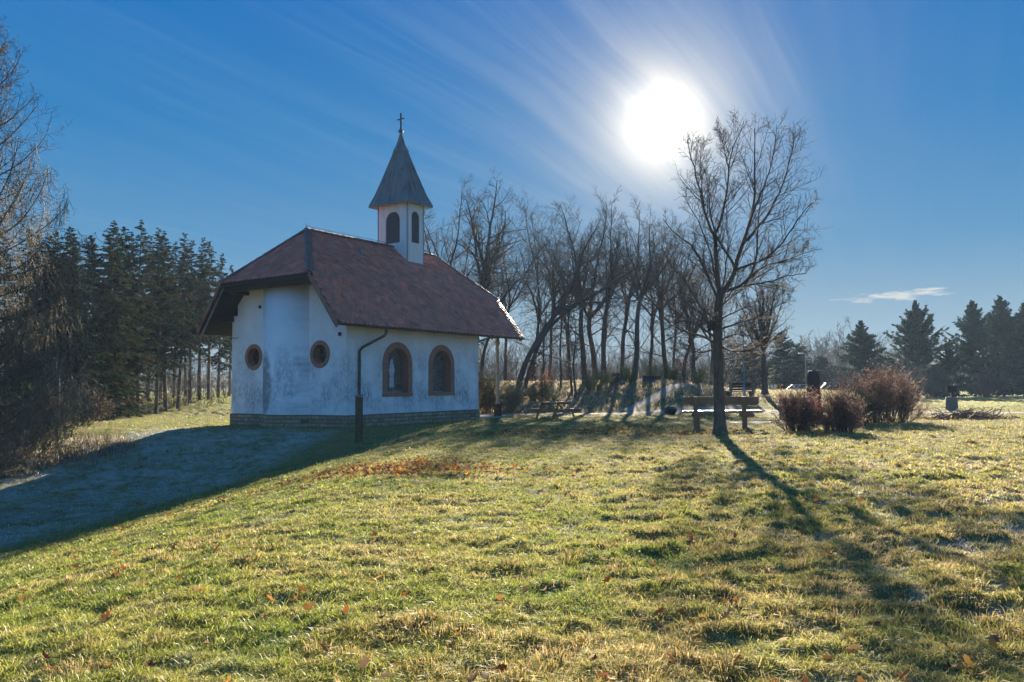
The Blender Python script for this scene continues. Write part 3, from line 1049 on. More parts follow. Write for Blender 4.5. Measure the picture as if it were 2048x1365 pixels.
    bmT = bmesh.new()

    def join2(bm):
        me = bpy.data.meshes.new('tmp'); bm.to_mesh(me); bm.free()
        bmT.from_mesh(me); bpy.data.meshes.remove(me)
    zb = 6.85
    lz = 7.97

    def archat(c, w): return [(c + p[0], lz + p[1]) for p in arch_pts(w, lv_h)]
    wA, wB = 0.43, 0.27
    for x, d in ((ta0, 1), (ta1, -1)):
        join2(holed([(tb0, zb), (tb1, zb), (tb1, tzt), (tb0, tzt)], [archat(tcy, wA)], lambda p, x=x: (x, p[0], p[1]), lambda p, x=x, d=d: (x + d * 0.06, p[0], p[1])))
    for y, d in ((tb0, 1), (tb1, -1)):
        join2(holed([(ta0 + .062, zb), (ta1 - .062, zb), (ta1 - .062, tzt), (ta0 + .062, tzt)], [archat(tcx, wB)], lambda p, y=y: (p[0], y, p[1]), lambda p, y=y, d=d: (p[0], y + d * 0.06, p[1])))
    me = bpy.data.meshes.new('bell_tower'); bmT.to_mesh(me); bmT.free()
    tower = link_mesh('bell_tower', me, PANEL, ch)
    for ax, c, w, pl_, d in (('a', tcy, wA, ta0, 1), ('a', tcy, wA, ta1, -1), ('b', tcx, wB, tb0, 1), ('b', tcx, wB, tb1, -1)):
        m = MB()
        ns = 13
        for k in range(ns):
            z = lz + 0.05 + k * (lv_h - 0.06) / ns
            top = lz + lv_h - w
            ww = w if z < top else math.sqrt(max(0.0, w * w - (z - top) ** 2))
            if ww < 0.05: continue
            y0, y1 = c - ww, c + ww
            for q in range(1):
                i0, i1 = pl_ + d * 0.008, pl_ + d * 0.075
                if ax == 'a':
                    m.add([(i0, y0, z - .03), (i0, y1, z - .03), (i1, y1, z + .08), (i1, y0, z + .08), (i0, y0, z - .012), (i0, y1, z - .012), (i1, y1, z + .098), (i1, y0, z + .098)], [(0, 1, 2, 3), (4, 5, 6, 7), (0, 1, 5, 4), (2, 3, 7, 6), (0, 3, 7, 4), (1, 2, 6, 5)])
                else:
                    m.add([(y0, i0, z - .03), (y1, i0, z - .03), (y1, i1, z + .08), (y0, i1, z + .08), (y0, i0, z - .012), (y1, i0, z - .012), (y1, i1, z + .098), (y0, i1, z + .098)], [(0, 1, 2, 3), (4, 5, 6, 7), (0, 1, 5, 4), (2, 3, 7, 6), (0, 3, 7, 4), (1, 2, 6, 5)])
        bx = pl_ + d * 0.11
        if ax == 'a': m.add([(bx, c - w, lz), (bx, c + w, lz), (bx, c + w, lz + lv_h), (bx, c - w, lz + lv_h)], [(0, 1, 2, 3)])
        else: m.add([(c - w, bx, lz), (c + w, bx, lz), (c + w, bx, lz + lv_h), (c - w, bx, lz + lv_h)], [(0, 1, 2, 3)])
        m.build('louvre', LOUVRE, tower, merge=False)
    # corner trim strips and lead flashing at the foot
    for x in (ta0, ta1):
        for y in (tb0, tb1):
            MB().box((x, y, (zb + tzt) / 2), (0.05, 0.05, tzt - zb - 0.004)).build('corner_trim', GALV, tower)
    fl = MB()
    zr = lambda b: prof_top(b)
    fl.box(((ta0 + ta1) / 2, tb0 - 0.06, zr(tb0 - .06) + 0.045), (ta1 - ta0 + 0.22, 0.20, 0.02), rot=Matrix.Rotation(math.atan2(RG[1] - HH[1], RG[0] - HH[0]), 3, 'X'))
    fl.build('flashing', ZINC, tower)
    # spire: flared copper pyramid, collar, tip
    ov = 0.32
    ex_, ey_ = (ta1 - ta0) / 2 + ov, (tb1 - tb0) / 2 + ov
    sp = MB()
    tiers = [(1.0, 9.72), (1.0, 9.78), (0.80, 10.30), (0.50, 11.35), (0.215, 12.40)]
    ring = lambda f, z: [(tcx - ex_ * f, tcy - ey_ * f, z), (tcx + ex_ * f, tcy - ey_ * f, z), (tcx + ex_ * f, tcy + ey_ * f, z), (tcx - ex_ * f, tcy + ey_ * f, z)]
    vs = []
    for f, z in tiers: vs += ring(f, z)
    fs = [(i * 4 + k, i * 4 + (k + 1) % 4, i * 4 + 4 + (k + 1) % 4, i * 4 + 4 + k) for i in range(len(tiers) - 1) for k in range(4)]
    fs.append((16, 17, 18, 19))
    sp.add(vs, fs)
    sp.add(ring(1.0, 9.72) + ring(0.70, 9.80), [(k, 4 + k, 4 + (k + 1) % 4, (k + 1) % 4) for k in range(4)] + [(4, 5, 6, 7)])
    spire = sp.build('spire', COPPER, tower)
    # standing seams on all four sides
    se = MB()
    for sd in range(4):
        def pt(t, f, z):
            c = ring(f, z); a, b = np.array(c[sd]), np.array(c[(sd + 1) % 4])
            return a + (b - a) * t
        nsm = 6 if sd in (1, 3) else 4
        for k in range(nsm + 1):
            t = k / nsm
            P = [pt(t, f * 1.006, z + 0.006) for f, z in tiers[1:]]
            for a, b in zip(P[:-1], P[1:]): se.bar(a, b, 0.022, 0.03)
    for zc, fc in ((10.85, 0.643), (11.9, 0.351)):
        pass
    se.build('seam', COPPER, spire)
    tp = MB()
    vs = []
    for f, z in [(0.25, 12.36), (0.25, 12.43), (0.15, 12.68), (0.035, 13.26)]: vs += ring(f, z)
    fs = [(i * 4 + k, i * 4 + (k + 1) % 4, i * 4 + 4 + (k + 1) % 4, i * 4 + 4 + k) for i in range(3) for k in range(4)] + [(3, 2, 1, 0), (12, 13, 14, 15)]
    tp.add(vs, fs)
    tp.build('spire_tip', COPPER, spire)
    MB().lathe([(0.02, -0.14), (0.05, -0.09), (0.105, -0.05), (0.115, 0.0), (0.105, 0.05), (0.05, 0.09), (0.02, 0.12)], 14, (tcx, tcy, 13.37)).build('ball_finial', IRON, spire)
    MB().box((tcx, tcy, 13.84), (0.055, 0.06, 0.80)).box((tcx, tcy, 13.955), (0.045, 0.42, 0.055)).build('cross', IRON, spire, merge=False)

    # --- porch at the far end
    for b in (0.2, CW - 0.2):
        pp = MB()
        x = CL + 1.82
        pp.lathe([(0.10, 0.50), (0.125, 0.56), (0.10, 0.62), (0.085, 0.75), (0.10, 1.5), (0.095, 1.9), (0.12, 1.95), (0.12, 2.02), (0.085, 2.1), (0.09, 2.9), (0.075, 3.25), (0.13, 3.38), (0.13, 3.46), (0.10, 3.5), (0.12, 3.9)], 8, (x, b, 0), smooth=False)
        po = pp.build('porch_post', PALEWOOD, ch)
        MB().box((x, b, 0.17), (0.27, 0.27, 0.70)).build('post_base', DARKWOOD, po, bevel=0.015)
        MB().box((CL + 1.28, b, 3.98), (2.85, 0.17, 0.2)).build('porch_beam', DARKWOOD, ch, bevel=0.01)
    MB().box((CL + 1.45, CW / 2, -0.16), (2.85, CW, 0.22)).build('porch_floor', PAVEM, ch, bevel=0.02)
    return ch


FROST = mottled('frosted etching', (0.42, 0.45, 0.46), (0.62, 0.65, 0.66), 9, 0.6, bump=0.0)
DARKGLASS = mottled('dark leaded glass', (0.012, 0.012, 0.014), (0.035, 0.033, 0.035), 8, 0.12, bump=0.002, spec=0.5)
build_chapel()

# ------------------------------------------------------------------ ground, paths, hills
def frost_mask(x, y):
    """where the night's frost still lies on the turf: a band reaching out from the chapel's shady end, patches on the near right, the bank"""
    n = perlin(x * 0.9, y * 1.3, 41) * 0.45 + perlin(x * 2.6, y * 3.4, 42) * 0.6 + perlin(x * 7, y * 8, 43) * 0.5
    # band from the chapel towards the near left: centre line
    sx, sy = -0.182, -0.983
    rx, ry = x - (-8.5), y - 30.0
    along = rx * sx + ry * sy
    across = rx * (-sy) + ry * sx
    band = sstep((along + 1) / 3) * (1 - sstep((along - 22) / 6)) * (1 - sstep((np.abs(across + 0.9 + 1.1 * n) - 3.2) / 1.2))
    right = np.maximum(sstep((x - 0.6 - 0.10 * y) / 2.2) * (1 - sstep((y - 15) / 5)) * 0.40, 0.16 * (1 - sstep((y - 9) / 5)))
    bank = sstep((y - 44) / 3) * sstep((x + 1) / 3) * (1 - sstep((x - 13) / 3)) * 0.85
    hol = np.clip(0.75 - lump(x, y) * 22, 0, 1.4)
    f = np.maximum(np.maximum(band * 0.80, right * hol), bank * (0.4 + 0.6 * hol))
    return np.clip(f + n * 1.05 - 0.24, 0, 1) * np.clip(f * 2.2, 0, 1)


def build_ground():
    ds = [0.0]
    d = 1.2
    while d < 400:
        ds.append(d)
        d *= 1.0085 if 3 < d < 62 else (1.03 if d < 90 else 1.06)
    ds.append(400.0)
    ds = np.array(ds[1:])
    fr = np.linspace(-R(66), R(66), 960)
    bk = np.linspace(R(66), R(294), 60)[1:-1]
    an = np.concatenate([fr, bk])
    A, D = np.meshgrid(an, ds)
    x, y = D * np.sin(A), D * np.cos(A)
    z = H(x, y)
    n, m = len(ds), len(an)
    V = np.concatenate([np.stack([x, y, z], -1).reshape(-1, 3), [[0, 0, gz(0, 0)]]])
    i = np.arange(n - 1)[:, None] * m; j = np.arange(m)[None]; j2 = (j + 1) % m
    q = np.stack([i + j, i + m + j, i + m + j2, i + j2], -1).reshape(-1, 4)[:, ::-1]
    t = np.stack([np.full(m, n * m), np.arange(m), (np.arange(m) + 1) % m], -1)[:, ::-1]
    fr_ = np.where(V[:, 1] > 2, np.clip(frost_mask(V[:, 0], V[:, 1]), 0, 1), 0) * (V[:, 1] < 44)
    o = mesh_np('ground', V, [q, t], GROUND, smooth=True, col=np.repeat(fr_[:, None], 3, 1))
    tag(o, kind='structure')


def ribbon(name, pts, w, mat, lift):
    P = np.array(pts, float)
    s = np.concatenate([[0], np.cumsum(np.hypot(*np.diff(P, axis=0).T))])
    t = np.linspace(0, s[-1], int(s[-1] / 0.25))
    # smooth the line
    cx = np.convolve(np.pad(np.interp(t, s, P[:, 0]), 8, 'edge'), np.ones(17) / 17, 'valid')
    cy = np.convolve(np.pad(np.interp(t, s, P[:, 1]), 8, 'edge'), np.ones(17) / 17, 'valid')
    dx, dy = np.gradient(cx), np.gradient(cy)
    l = np.hypot(dx, dy); nx, ny = -dy / l, dx / l
    k = 9
    off = np.linspace(-1, 1, k)
    wv = w * (1 + 0.16 * perlin(t * 0.7, t * 0 + 3.3, 21))
    X = cx[:, None] + nx[:, None] * off * wv[:, None]; Y = cy[:, None] + ny[:, None] * off * wv[:, None]
    Z = Hb(X, Y) + lift * (1 - np.abs(off[None]) ** 6 * 1.8)
    n = len(t)
    i = np.arange(n - 1)[:, None] * k; j = np.arange(k - 1)[None]
    q = np.stack([i + j, i + k + j, i + k + j + 1, i + j + 1], -1).reshape(-1, 4)
    tag(mesh_np(name, np.stack([X, Y, Z], -1).reshape(-1, 3), [q], mat, smooth=True), kind='structure')


def build_patch():
    rs = np.linspace(0.02, 1, 8); an = np.linspace(0, 2 * math.pi, 48, endpoint=False)
    A, Q = np.meshgrid(an, rs)
    wob = 1 + 0.10 * np.sin(3 * A + 1) + 0.06 * np.sin(5 * A)
    x = PATCH[0] + Q * np.cos(A) * PATCH[2] * wob; y = PATCH[1] + Q * np.sin(A) * PATCH[3] * wob
    z = Hb(x, y) + 0.025 * (1 - Q ** 6 * 1.6)
    m = len(an); i = np.arange(7)[:, None] * m; j = np.arange(m)[None]; j2 = (j + 1) % m
    q = np.stack([i + j, i + m + j, i + m + j2, i + j2], -1).reshape(-1, 4)
    tag(mesh_np('pavement', np.stack([x, y, z], -1).reshape(-1, 3), [q, np.arange(m)[None]], PAVEM, smooth=True), kind='structure')


build_ground()
ribbon('path', PATH_MAIN, W_MAIN, PATHM, 0.03)
ribbon('trail', PATH_UP, W_UP, PATHM, 0.026)
build_patch()


def build_hills():
    an = np.linspace(0, 2 * math.pi, 361)[:-1]
    prof = 5.5 + 3.2 * perlin(an * 5, an * 0, 31) + 1.2 * perlin(an * 17, an * 0 + 4, 32)
    rows = []
    for r, f in ((330, -0.15), (345, 0.7), (362, 1.0), (385, 0.8)):
        rows.append(np.stack([r * np.sin(an), r * np.cos(an), 1.2 + prof * f * 1.15], -1))
    V = np.concatenate(rows); m = len(an)
    i = np.arange(3)[:, None] * m; j = np.arange(m)[None]; j2 = (j + 1) % m
    q = np.stack([i + j, i + m + j, i + m + j2, i + j2], -1).reshape(-1, 4)
    tag(mesh_np('hills', V, [q], mottled('wooded hills', (0.035, 0.045, 0.035), (0.07, 0.075, 0.055), 0.12, 0.95, bump=0.5, fine=1.5), smooth=True), kind='structure')


build_hills()


# ------------------------------------------------------------------ grass (uncountable): every blade a small curved leaf
def build_grass():
    rng = np.random.default_rng(3)
    NT_ = 118000
    d0, d1 = 2.4, 62.0
    u = rng.random(NT_)
    d = 1 / (1 / d0 - u * (1 / d0 - 1 / d1))
    u2 = rng.random(NT_ // 2)
    d = np.concatenate([d, np.exp(np.log(6) + u2 * (np.log(75) - np.log(6)))])
    a = rng.uniform(-R(39), R(39), len(d))
    ns = 42000                                          # the same lawn to either side
    ds_ = 1 / (1 / 2.4 - rng.random(ns) * (1 / 2.4 - 1 / 26.0))
    d = np.concatenate([d, ds_]); a = np.concatenate([a, rng.uniform(R(39), R(72), ns) * rng.choice([-1, 1], ns)])
    tx, ty = d * np.sin(a), d * np.cos(a)
    keep = smooth_mask(tx, ty) < 0.5
    tx, ty, d = tx[keep], ty[keep], d[keep]
    nb = np.where(d < 20, 7, 5)
    per = np.repeat(np.arange(len(d)), nb)
    N = len(per)
    dd = d[per]
    rad = np.abs(rng.normal(0, 1, N)) * (0.035 + 0.0028 * dd)
    az = rng.uniform(0, 2 * math.pi, N)
    x, y = tx[per] + rad * np.cos(az), ty[per] + rad * np.sin(az)
    lm = lump(x, y)
    z = Hb(x, y) + lm * (1 - smooth_mask(x, y)) - 0.006
    tuft = rng.random(len(d))[per]
    tall = np.clip(0.45 + 7.0 * lm + 0.7 * (tuft - 0.5) + 0.9 * (tuft > 0.94), 0.12, 2.0)
    bank = sstep((y - 43) / 4) * (1 - sstep((x - 16) / 6)) * sstep((x + 8) / 5)
    rough = np.clip(bank * 1.0 + 0.35 * sstep((x - 1) / 4) * (1 - sstep((y - 25) / 6)), 0, 1.2)
    h = (0.017 + 0.031 * tall * (1 + 0.9 * rough)) * rng.uniform(0.6, 1.35, N)
    h *= 1 + 0.25 * sstep((dd - 14) / 20)
    w = (0.0013 + 0.00056 * dd) * rng.uniform(0.7, 1.4, N)
    lean = np.abs(rng.normal(0, 0.6, N)) + 0.45 + 0.7 * (rad / (0.035 + 0.0028 * dd)) * 0.5
    la = az + rng.normal(0, 0.7, N)
    lx, ly = np.cos(la) * lean, np.sin(la) * lean
    fa = rng.uniform(0, math.pi, N)
    fx, fy = np.cos(fa) * w / 2, np.sin(fa) * w / 2
    p0 = np.stack([x, y, z], -1)
    mid = p0 + np.stack([lx * h * 0.35, ly * h * 0.35, h * 0.6], -1)
    tip = p0 + np.stack([lx * h * 1.0, ly * h * 1.0, h * (1.0 - 0.25 * np.minimum(lean ** 2, 1.2))], -1)
    f = np.stack([fx, fy, np.zeros(N)], -1)
    V = np.stack([p0 - f, p0 + f, mid - f * 0.8, mid + f * 0.8, tip], 1)
    # colour: green, olive and straw in drifts; frost where it lies
    n1 = perlin(x * 0.45, y * 0.6, 51); n2 = perlin(x * 1.9, y * 2.4, 52)
    strawn = 0.36 + 0.42 * n1 + 0.34 * n2 + 0.9 * np.clip(lm, -0.03, 0.09) + 0.24 * sstep((x + 1.0) / 4) * (1 - sstep((y - 28) / 10)) + 0.35 * bank - 0.16 * sstep((-x - 1) / 5)
    st = np.clip(strawn + rng.normal(0, 0.22, N), 0, 1)[:, None]
    green = np.array([0.17, 0.24, 0.030]); olive = np.array([0.37, 0.36, 0.080]); straw = np.array([0.52, 0.40, 0.19])
    c = np.where(st < 0.5, green + (olive - green) * st * 2, olive + (straw - olive) * (st - 0.5) * 2)
    hue = rng.random(len(d))[per][:, None]
    c = c * rng.uniform(0.7, 1.25, (N, 1)) * (0.8 + 0.4 * hue)
    fm = frost_mask(x, y)
    fz = np.clip(fm * 0.95, 0, 1) * rng.uniform(0.05, 0.95, N)
    fz = fz[:, None]
    c = c * (1 - fz) + np.array([0.80, 0.84, 0.88]) * fz
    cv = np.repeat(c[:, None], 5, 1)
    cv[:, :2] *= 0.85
    b = np.arange(N)[:, None] * 5
    q = b + np.array([[0, 1, 3, 2]]); t = b + np.array([[2, 3, 4]])
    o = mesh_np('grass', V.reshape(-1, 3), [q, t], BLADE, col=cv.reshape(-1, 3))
    tag(o, kind='stuff')


build_grass()


def leaf_shape(kind):
    if kind == 0:   # maple-like, five lobes
        a = [(0, -.5), (.12, -.2), (.45, -.28), (.3, 0), (.5, .22), (.2, .2), (0, .55), (-.2, .2), (-.5, .22), (-.3, 0), (-.45, -.28), (-.12, -.2)]
    else:           # oak-like
        a = [(0, -.55), (.1, -.3), (.22, -.25), (.16, -.08), (.3, .02), (.2, .15), (.26, .3), (.0, .5), (-.26, .3), (-.2, .15), (-.3, .02), (-.16, -.08), (-.22, -.25), (-.1, -.3)][:12]
    return np.array(a)


def build_leaves():
    rng = np.random.default_rng(5)
    xs, ys = [], []

    def blob(cx, cy, sx, sy, n, rot=0.0):
        g = rng.normal(0, 1, (n, 2)) * [sx, sy]
        c, s = math.cos(rot), math.sin(rot)
        xs.append(cx + g[:, 0] * c - g[:, 1] * s); ys.append(cy + g[:, 0] * s + g[:, 1] * c)
    blob(-1.9, 13.9, 0.8, 0.7, 800); blob(-3.2, 14.9, 0.9, 0.6, 260, 0.3); blob(-0.9, 13.3, 0.8, 0.4, 200)
    blob(-5.0, 13.0, 1.1, 0.45, 70, 0.35)
    blob(2.3, 25.2, 1.9, 0.8, 420); blob(0.4, 24.6, 1.2, 0.6, 150); blob(4.6, 23.4, 0.8, 0.25, 130); blob(3.6, 26.4, 1.2, .5, 120)
    blob(6.3, 23.2, 0.8, 0.4, 60); blob(8.2, 22.6, 0.7, 0.3, 50)
    blob(5.0, 55, 5.0, 3.5, 900); blob(-12.5, 24.5, 1.6, 0.8, 60)
    # single leaves all over the lawn
    n = 430
    d = 1 / (1 / 3.2 - rng.random(n) * (1 / 3.2 - 1 / 40.0)); a = rng.uniform(-R(38), R(38), n)
    xs.append(d * np.sin(a)); ys.append(d * np.cos(a))
    x, y = np.concatenate(xs), np.concatenate(ys)
    k = smooth_mask(x, y) < 0.6
    x, y = x[k], y[k]
    N = len(x)
    d = np.hypot(x, y)
    size = rng.uniform(0.045, 0.085, N) * np.where(d > 20, 1.3, 1.0)
    z = H(x, y) + 0.035 + rng.uniform(0, 0.03, N)
    yaw = rng.uniform(0, 2 * math.pi, N); tilt = rng.normal(0, 0.5, N); tilt2 = rng.normal(0, 0.5, N)
    V = np.zeros((N, 13, 3))
    kd = rng.integers(0, 2, N)
    for q in (0, 1):
        s = leaf_shape(q); m = kd == q
        u, v = s[:, 0][None] * size[m, None], s[:, 1][None] * size[m, None]
        curl = (u ** 2 + v ** 2) / size[m, None] * rng.uniform(-0.4, 1.3, m.sum())[:, None]
        wz = u * np.sin(tilt[m])[:, None] + v * np.sin(tilt2[m])[:, None] + curl
        cx = u * np.cos(yaw[m])[:, None] - v * np.sin(yaw[m])[:, None]
        cy = u * np.sin(yaw[m])[:, None] + v * np.cos(yaw[m])[:, None]
        V[m, :12] = np.stack([x[m, None] + cx, y[m, None] + cy, z[m, None] + wz], -1)
        V[m, 12] = np.stack([x[m], y[m], z[m]], -1)
    b = np.arange(N)[:, None] * 13
    F = [b + np.array([[12, i, (i + 1) % 12]]) for i in range(12)]
    pal = np.array([[0.30, 0.105, 0.025], [0.20, 0.065, 0.022], [0.36, 0.17, 0.045], [0.14, 0.06, 0.03], [0.42, 0.22, 0.05], [0.24, 0.15, 0.09]])
    c = pal[rng.integers(0, len(pal), N)] * rng.uniform(0.7, 1.2, (N, 1))
    o = mesh_np('fallen_leaves', V.reshape(-1, 3), F, LEAF, col=np.repeat(c, 13, 0))
    tag(o, kind='stuff')


build_leaves()


# ------------------------------------------------------------------ woody plants, grown level by level
def nz(v):
    return v / np.maximum(np.linalg.norm(v, axis=-1, keepdims=True), 1e-9)


def grow(P, D, L, n, rng, wob=0.12, up=0.05, sag=0.0):
    """grow K shoots at once: start points P, directions D, lengths L, n points each"""
    K = len(P)
    out = np.zeros((K, n, 3)); out[:, 0] = P
    D = nz(D.copy()); st = (L / (n - 1))[:, None]
    for i in range(1, n):
        t = i / (n - 1)
        D = D + rng.normal(0, wob, (K, 3))
        D[:, 2] += up - sag * t
        D = nz(D)
        out[:, i] = out[:, i - 1] + D * st
    return out


def taper(R0, n, tip=0.35):
    t = np.linspace(0, 1, n)[None]
    return R0[:, None] * (1 - (1 - tip) * t)


def sprout(pts, rad, m, rng, t0=0.15, t1=1.0, amin=30, amax=60, lr=0.5, lt=0.55, rr=0.6, flat=0.0, upb=0.0):
    """m side shoots on each parent: start, direction, length, radius"""
    K, n, _ = pts.shape
    t = (np.linspace(t0, t1, m)[None] + rng.uniform(-.5, .5, (K, m)) * (t1 - t0) / m).clip(0.02, 0.995)
    f = t * (n - 1); i = np.minimum(f.astype(int), n - 2); w = (f - i)[..., None]
    k = np.arange(K)[:, None]
    P = pts[k, i] * (1 - w) + pts[k, i + 1] * w
    T = nz(pts[k, i + 1] - pts[k, i])
    r = rad[k, i] * (1 - w[..., 0]) + rad[k, i + 1] * w[..., 0]
    plen = np.linalg.norm(np.diff(pts, axis=1), axis=2).sum(1)[:, None]
    q = rng.normal(0, 1, (K, m, 3)); q[..., 2] = q[..., 2] * (1 - flat) + upb
    q = nz(q - (q * T).sum(-1, keepdims=True) * T)
    an = np.radians(rng.uniform(amin, amax, (K, m)))[..., None]
    D = T * np.cos(an) + q * np.sin(an)
    L = plen * lr * (1 - lt * t) * rng.uniform(0.6, 1.25, (K, m))
    return P.reshape(-1, 3), D.reshape(-1, 3), L.ravel(), (r * rr).ravel()


def tubes(sets):
    """sets: list of (pts (K, n, 3), rad (K, n), sides) -> vertices, quads"""
    Vs, Fs, off = [], [], 0
    for pts, rad, s in sets:
        K, n, _ = pts.shape
        if K == 0: continue
        T = np.empty_like(pts)
        T[:, 1:-1] = pts[:, 2:] - pts[:, :-2]; T[:, 0] = pts[:, 1] - pts[:, 0]; T[:, -1] = pts[:, -1] - pts[:, -2]
        T = nz(T)
        mean = nz(pts[:, -1] - pts[:, 0])
        ref = np.where(np.abs(mean[:, 2:3]) > 0.8, np.array([[1.0, 0.13, 0]]), np.array([[0, 0.1, 1.0]]))
        B = nz(np.cross(T, ref[:, None])); Nn = np.cross(B, T)
        a = np.arange(s) * 2 * math.pi / s
        V = pts[:, :, None] + rad[:, :, None, None] * (B[:, :, None] * np.cos(a)[None, None, :, None] + Nn[:, :, None] * np.sin(a)[None, None, :, None])
        Vs.append(V.reshape(-1, 3))
        k = np.arange(K)[:, None, None] * (n * s); i = np.arange(n - 1)[None, :, None] * s; j = np.arange(s)[None, None]; j2 = (j + 1) % s
        q = np.stack([k + i + j, k + i + j2, k + i + s + j2, k + i + s + j], -1).reshape(-1, 4)
        Fs.append(q + off); off += len(Vs[-1])
    return np.concatenate(Vs), np.concatenate(Fs)


def resample(p, n):
    p = np.array(p, float)
    s = np.concatenate([[0], np.cumsum(np.linalg.norm(np.diff(p, axis=0), axis=1))])
    t = np.linspace(0, s[-1], n)
    return np.stack([np.interp(t, s, p[:, k]) for k in range(3)], -1)


def smooth_line(p, n=14, it=2):
    q = resample(p, n)
    for _ in range(it):
        q[1:-1] = 0.25 * q[:-2] + 0.5 * q[1:-1] + 0.25 * q[2:]
    return q


def tree_thing(name, loc, trunk_sets, crown_sets, label, cat='tree', group=None, bark=None, twig=None):
    t = empty(name, loc, 0, label, cat, group)
    v, f = tubes(trunk_sets); mesh_np('trunk', v, [f], bark or BARKD, t, smooth=True)
    v, f = tubes(crown_sets); mesh_np('crown', v, [f], twig or TWIG, t, smooth=True)
    return t


def bare_tree(name, loc, height, seed, label, group=None, trunk=None, r0=0.16, fork=0.36, leaders=5, spread=26, m=(8, 7, 6), bark=None, twig=None, minr=0.011, lean=(0, 0), bias=(0, 0), up=0.05, wob=0.10):
    """a leafless broad-leaved tree; trunk: optional polyline (local) of the stem"""
    rng = np.random.default_rng(seed)
    if trunk is None:
        trunk = [(0, 0, -0.15), (lean[0] * .3, lean[1] * .3, height * fork * .5), (lean[0], lean[1], height * fork)]
        trunk = np.array(trunk, float); trunk[1] += rng.normal(0, 0.08, 3) * [1, 1, 0]
    tp = smooth_line(trunk, 12)[None]
    tr = (r0 * (1 - 0.36 * np.linspace(0, 1, 12)) * (1 + 0.5 * np.exp(-np.linspace(0, 1, 12) * 14)))[None]
    top = tp[0, -1]; td = nz(tp[0, -1] - tp[0, -3])
    az = rng.uniform(0, 2 * math.pi) + np.arange(leaders) * 2 * math.pi / leaders + rng.normal(0, 0.35, leaders)
    an = np.radians(rng.uniform(0.35, 1.0, leaders) * spread); an[0] *= 0.25
    s = nz(np.cross(td, [0.3, 1, 0])); u = np.cross(s, td)
    D = td * np.cos(an)[:, None] + (s * np.cos(az)[:, None] + u * np.sin(az)[:, None]) * np.sin(an)[:, None]
    D[:, 0] += bias[0]; D[:, 1] += bias[1]
    ts = rng.uniform(0.72, 1.0, leaders); ts[0] = 1
    P = np.stack([tp[0, min(11, int(q * 11))] for q in ts])
    Lh = np.full(leaders, (height - top[2]) * 1.04) * rng.uniform(0.78, 1.0, leaders); Lh[0] = (height - top[2]) * 1.02
    l1 = grow(P, D, Lh, 12, rng, wob * .9, up); r1 = taper(np.full(leaders, r0 * 0.52), 12, 0.14)
    a = sprout(tp, tr, 7, rng, 0.3, 0.95, 45, 75, 0.55, 0.3, 0.3)
    a2 = sprout(l1, r1, m[0], rng, 0.12, 0.97, 30, 64, 0.46, 0.5, 0.5)
    P2, D2, L2, R2 = [np.concatenate([q, w]) for q, w in zip(a, a2)]
    l2 = grow(P2, D2, L2, 9, rng, wob, up); r2 = taper(np.maximum(R2, minr * 1.6), 9, 0.3)
    P3, D3, L3, R3 = sprout(l2, r2, m[1], rng, 0.12, 0.98, 28, 66, 0.48, 0.45, 0.5)
    l3 = grow(P3, D3, L3, 6, rng, wob * 1.1, up); r3 = taper(np.maximum(R3, minr * 1.1), 6, 0.5)
    P4, D4, L4, R4 = sprout(l3, r3, m[2], rng, 0.1, 1.0, 25, 62, 0.6, 0.35, 0.6)
    l4 = grow(P4, D4, np.maximum(L4, 0.12), 4, rng, wob * 1.2, up); r4 = taper(np.maximum(R4 * 0, minr * 0.72), 4, 0.6)
    return tree_thing(name, loc, [(tp, tr, 9), (l1, r1, 6)], [(l2, r2, 4), (l3, r3, 3), (l4, r4, 3)], label, 'tree', group, bark, twig)


def ground_px(u, v):
    """where the sight line through photo pixel (u, v) meets the terrain"""
    ys = np.linspace(3, 110, 4000)
    p1, p2 = at(u, v, 1.0), at(u, v, 2.0)
    q = p1[None] + (p2 - p1)[None] * (ys - 1)[:, None]
    g = Hb(q[:, 0], q[:, 1])
    k = int(np.argmax(q[:, 2] <= g))
    return np.array([q[k, 0], q[k, 1], g[k]])


def px_line(pts, y, loc, dy=0.0):
    """polyline measured on the photograph at depth y (drifting by dy), in the local frame of loc"""
    n = len(pts)
    return np.array([at(u, v, y + dy * (i / max(1, n - 1)) ** 1.3) - loc for i, (u, v) in enumerate(pts)])


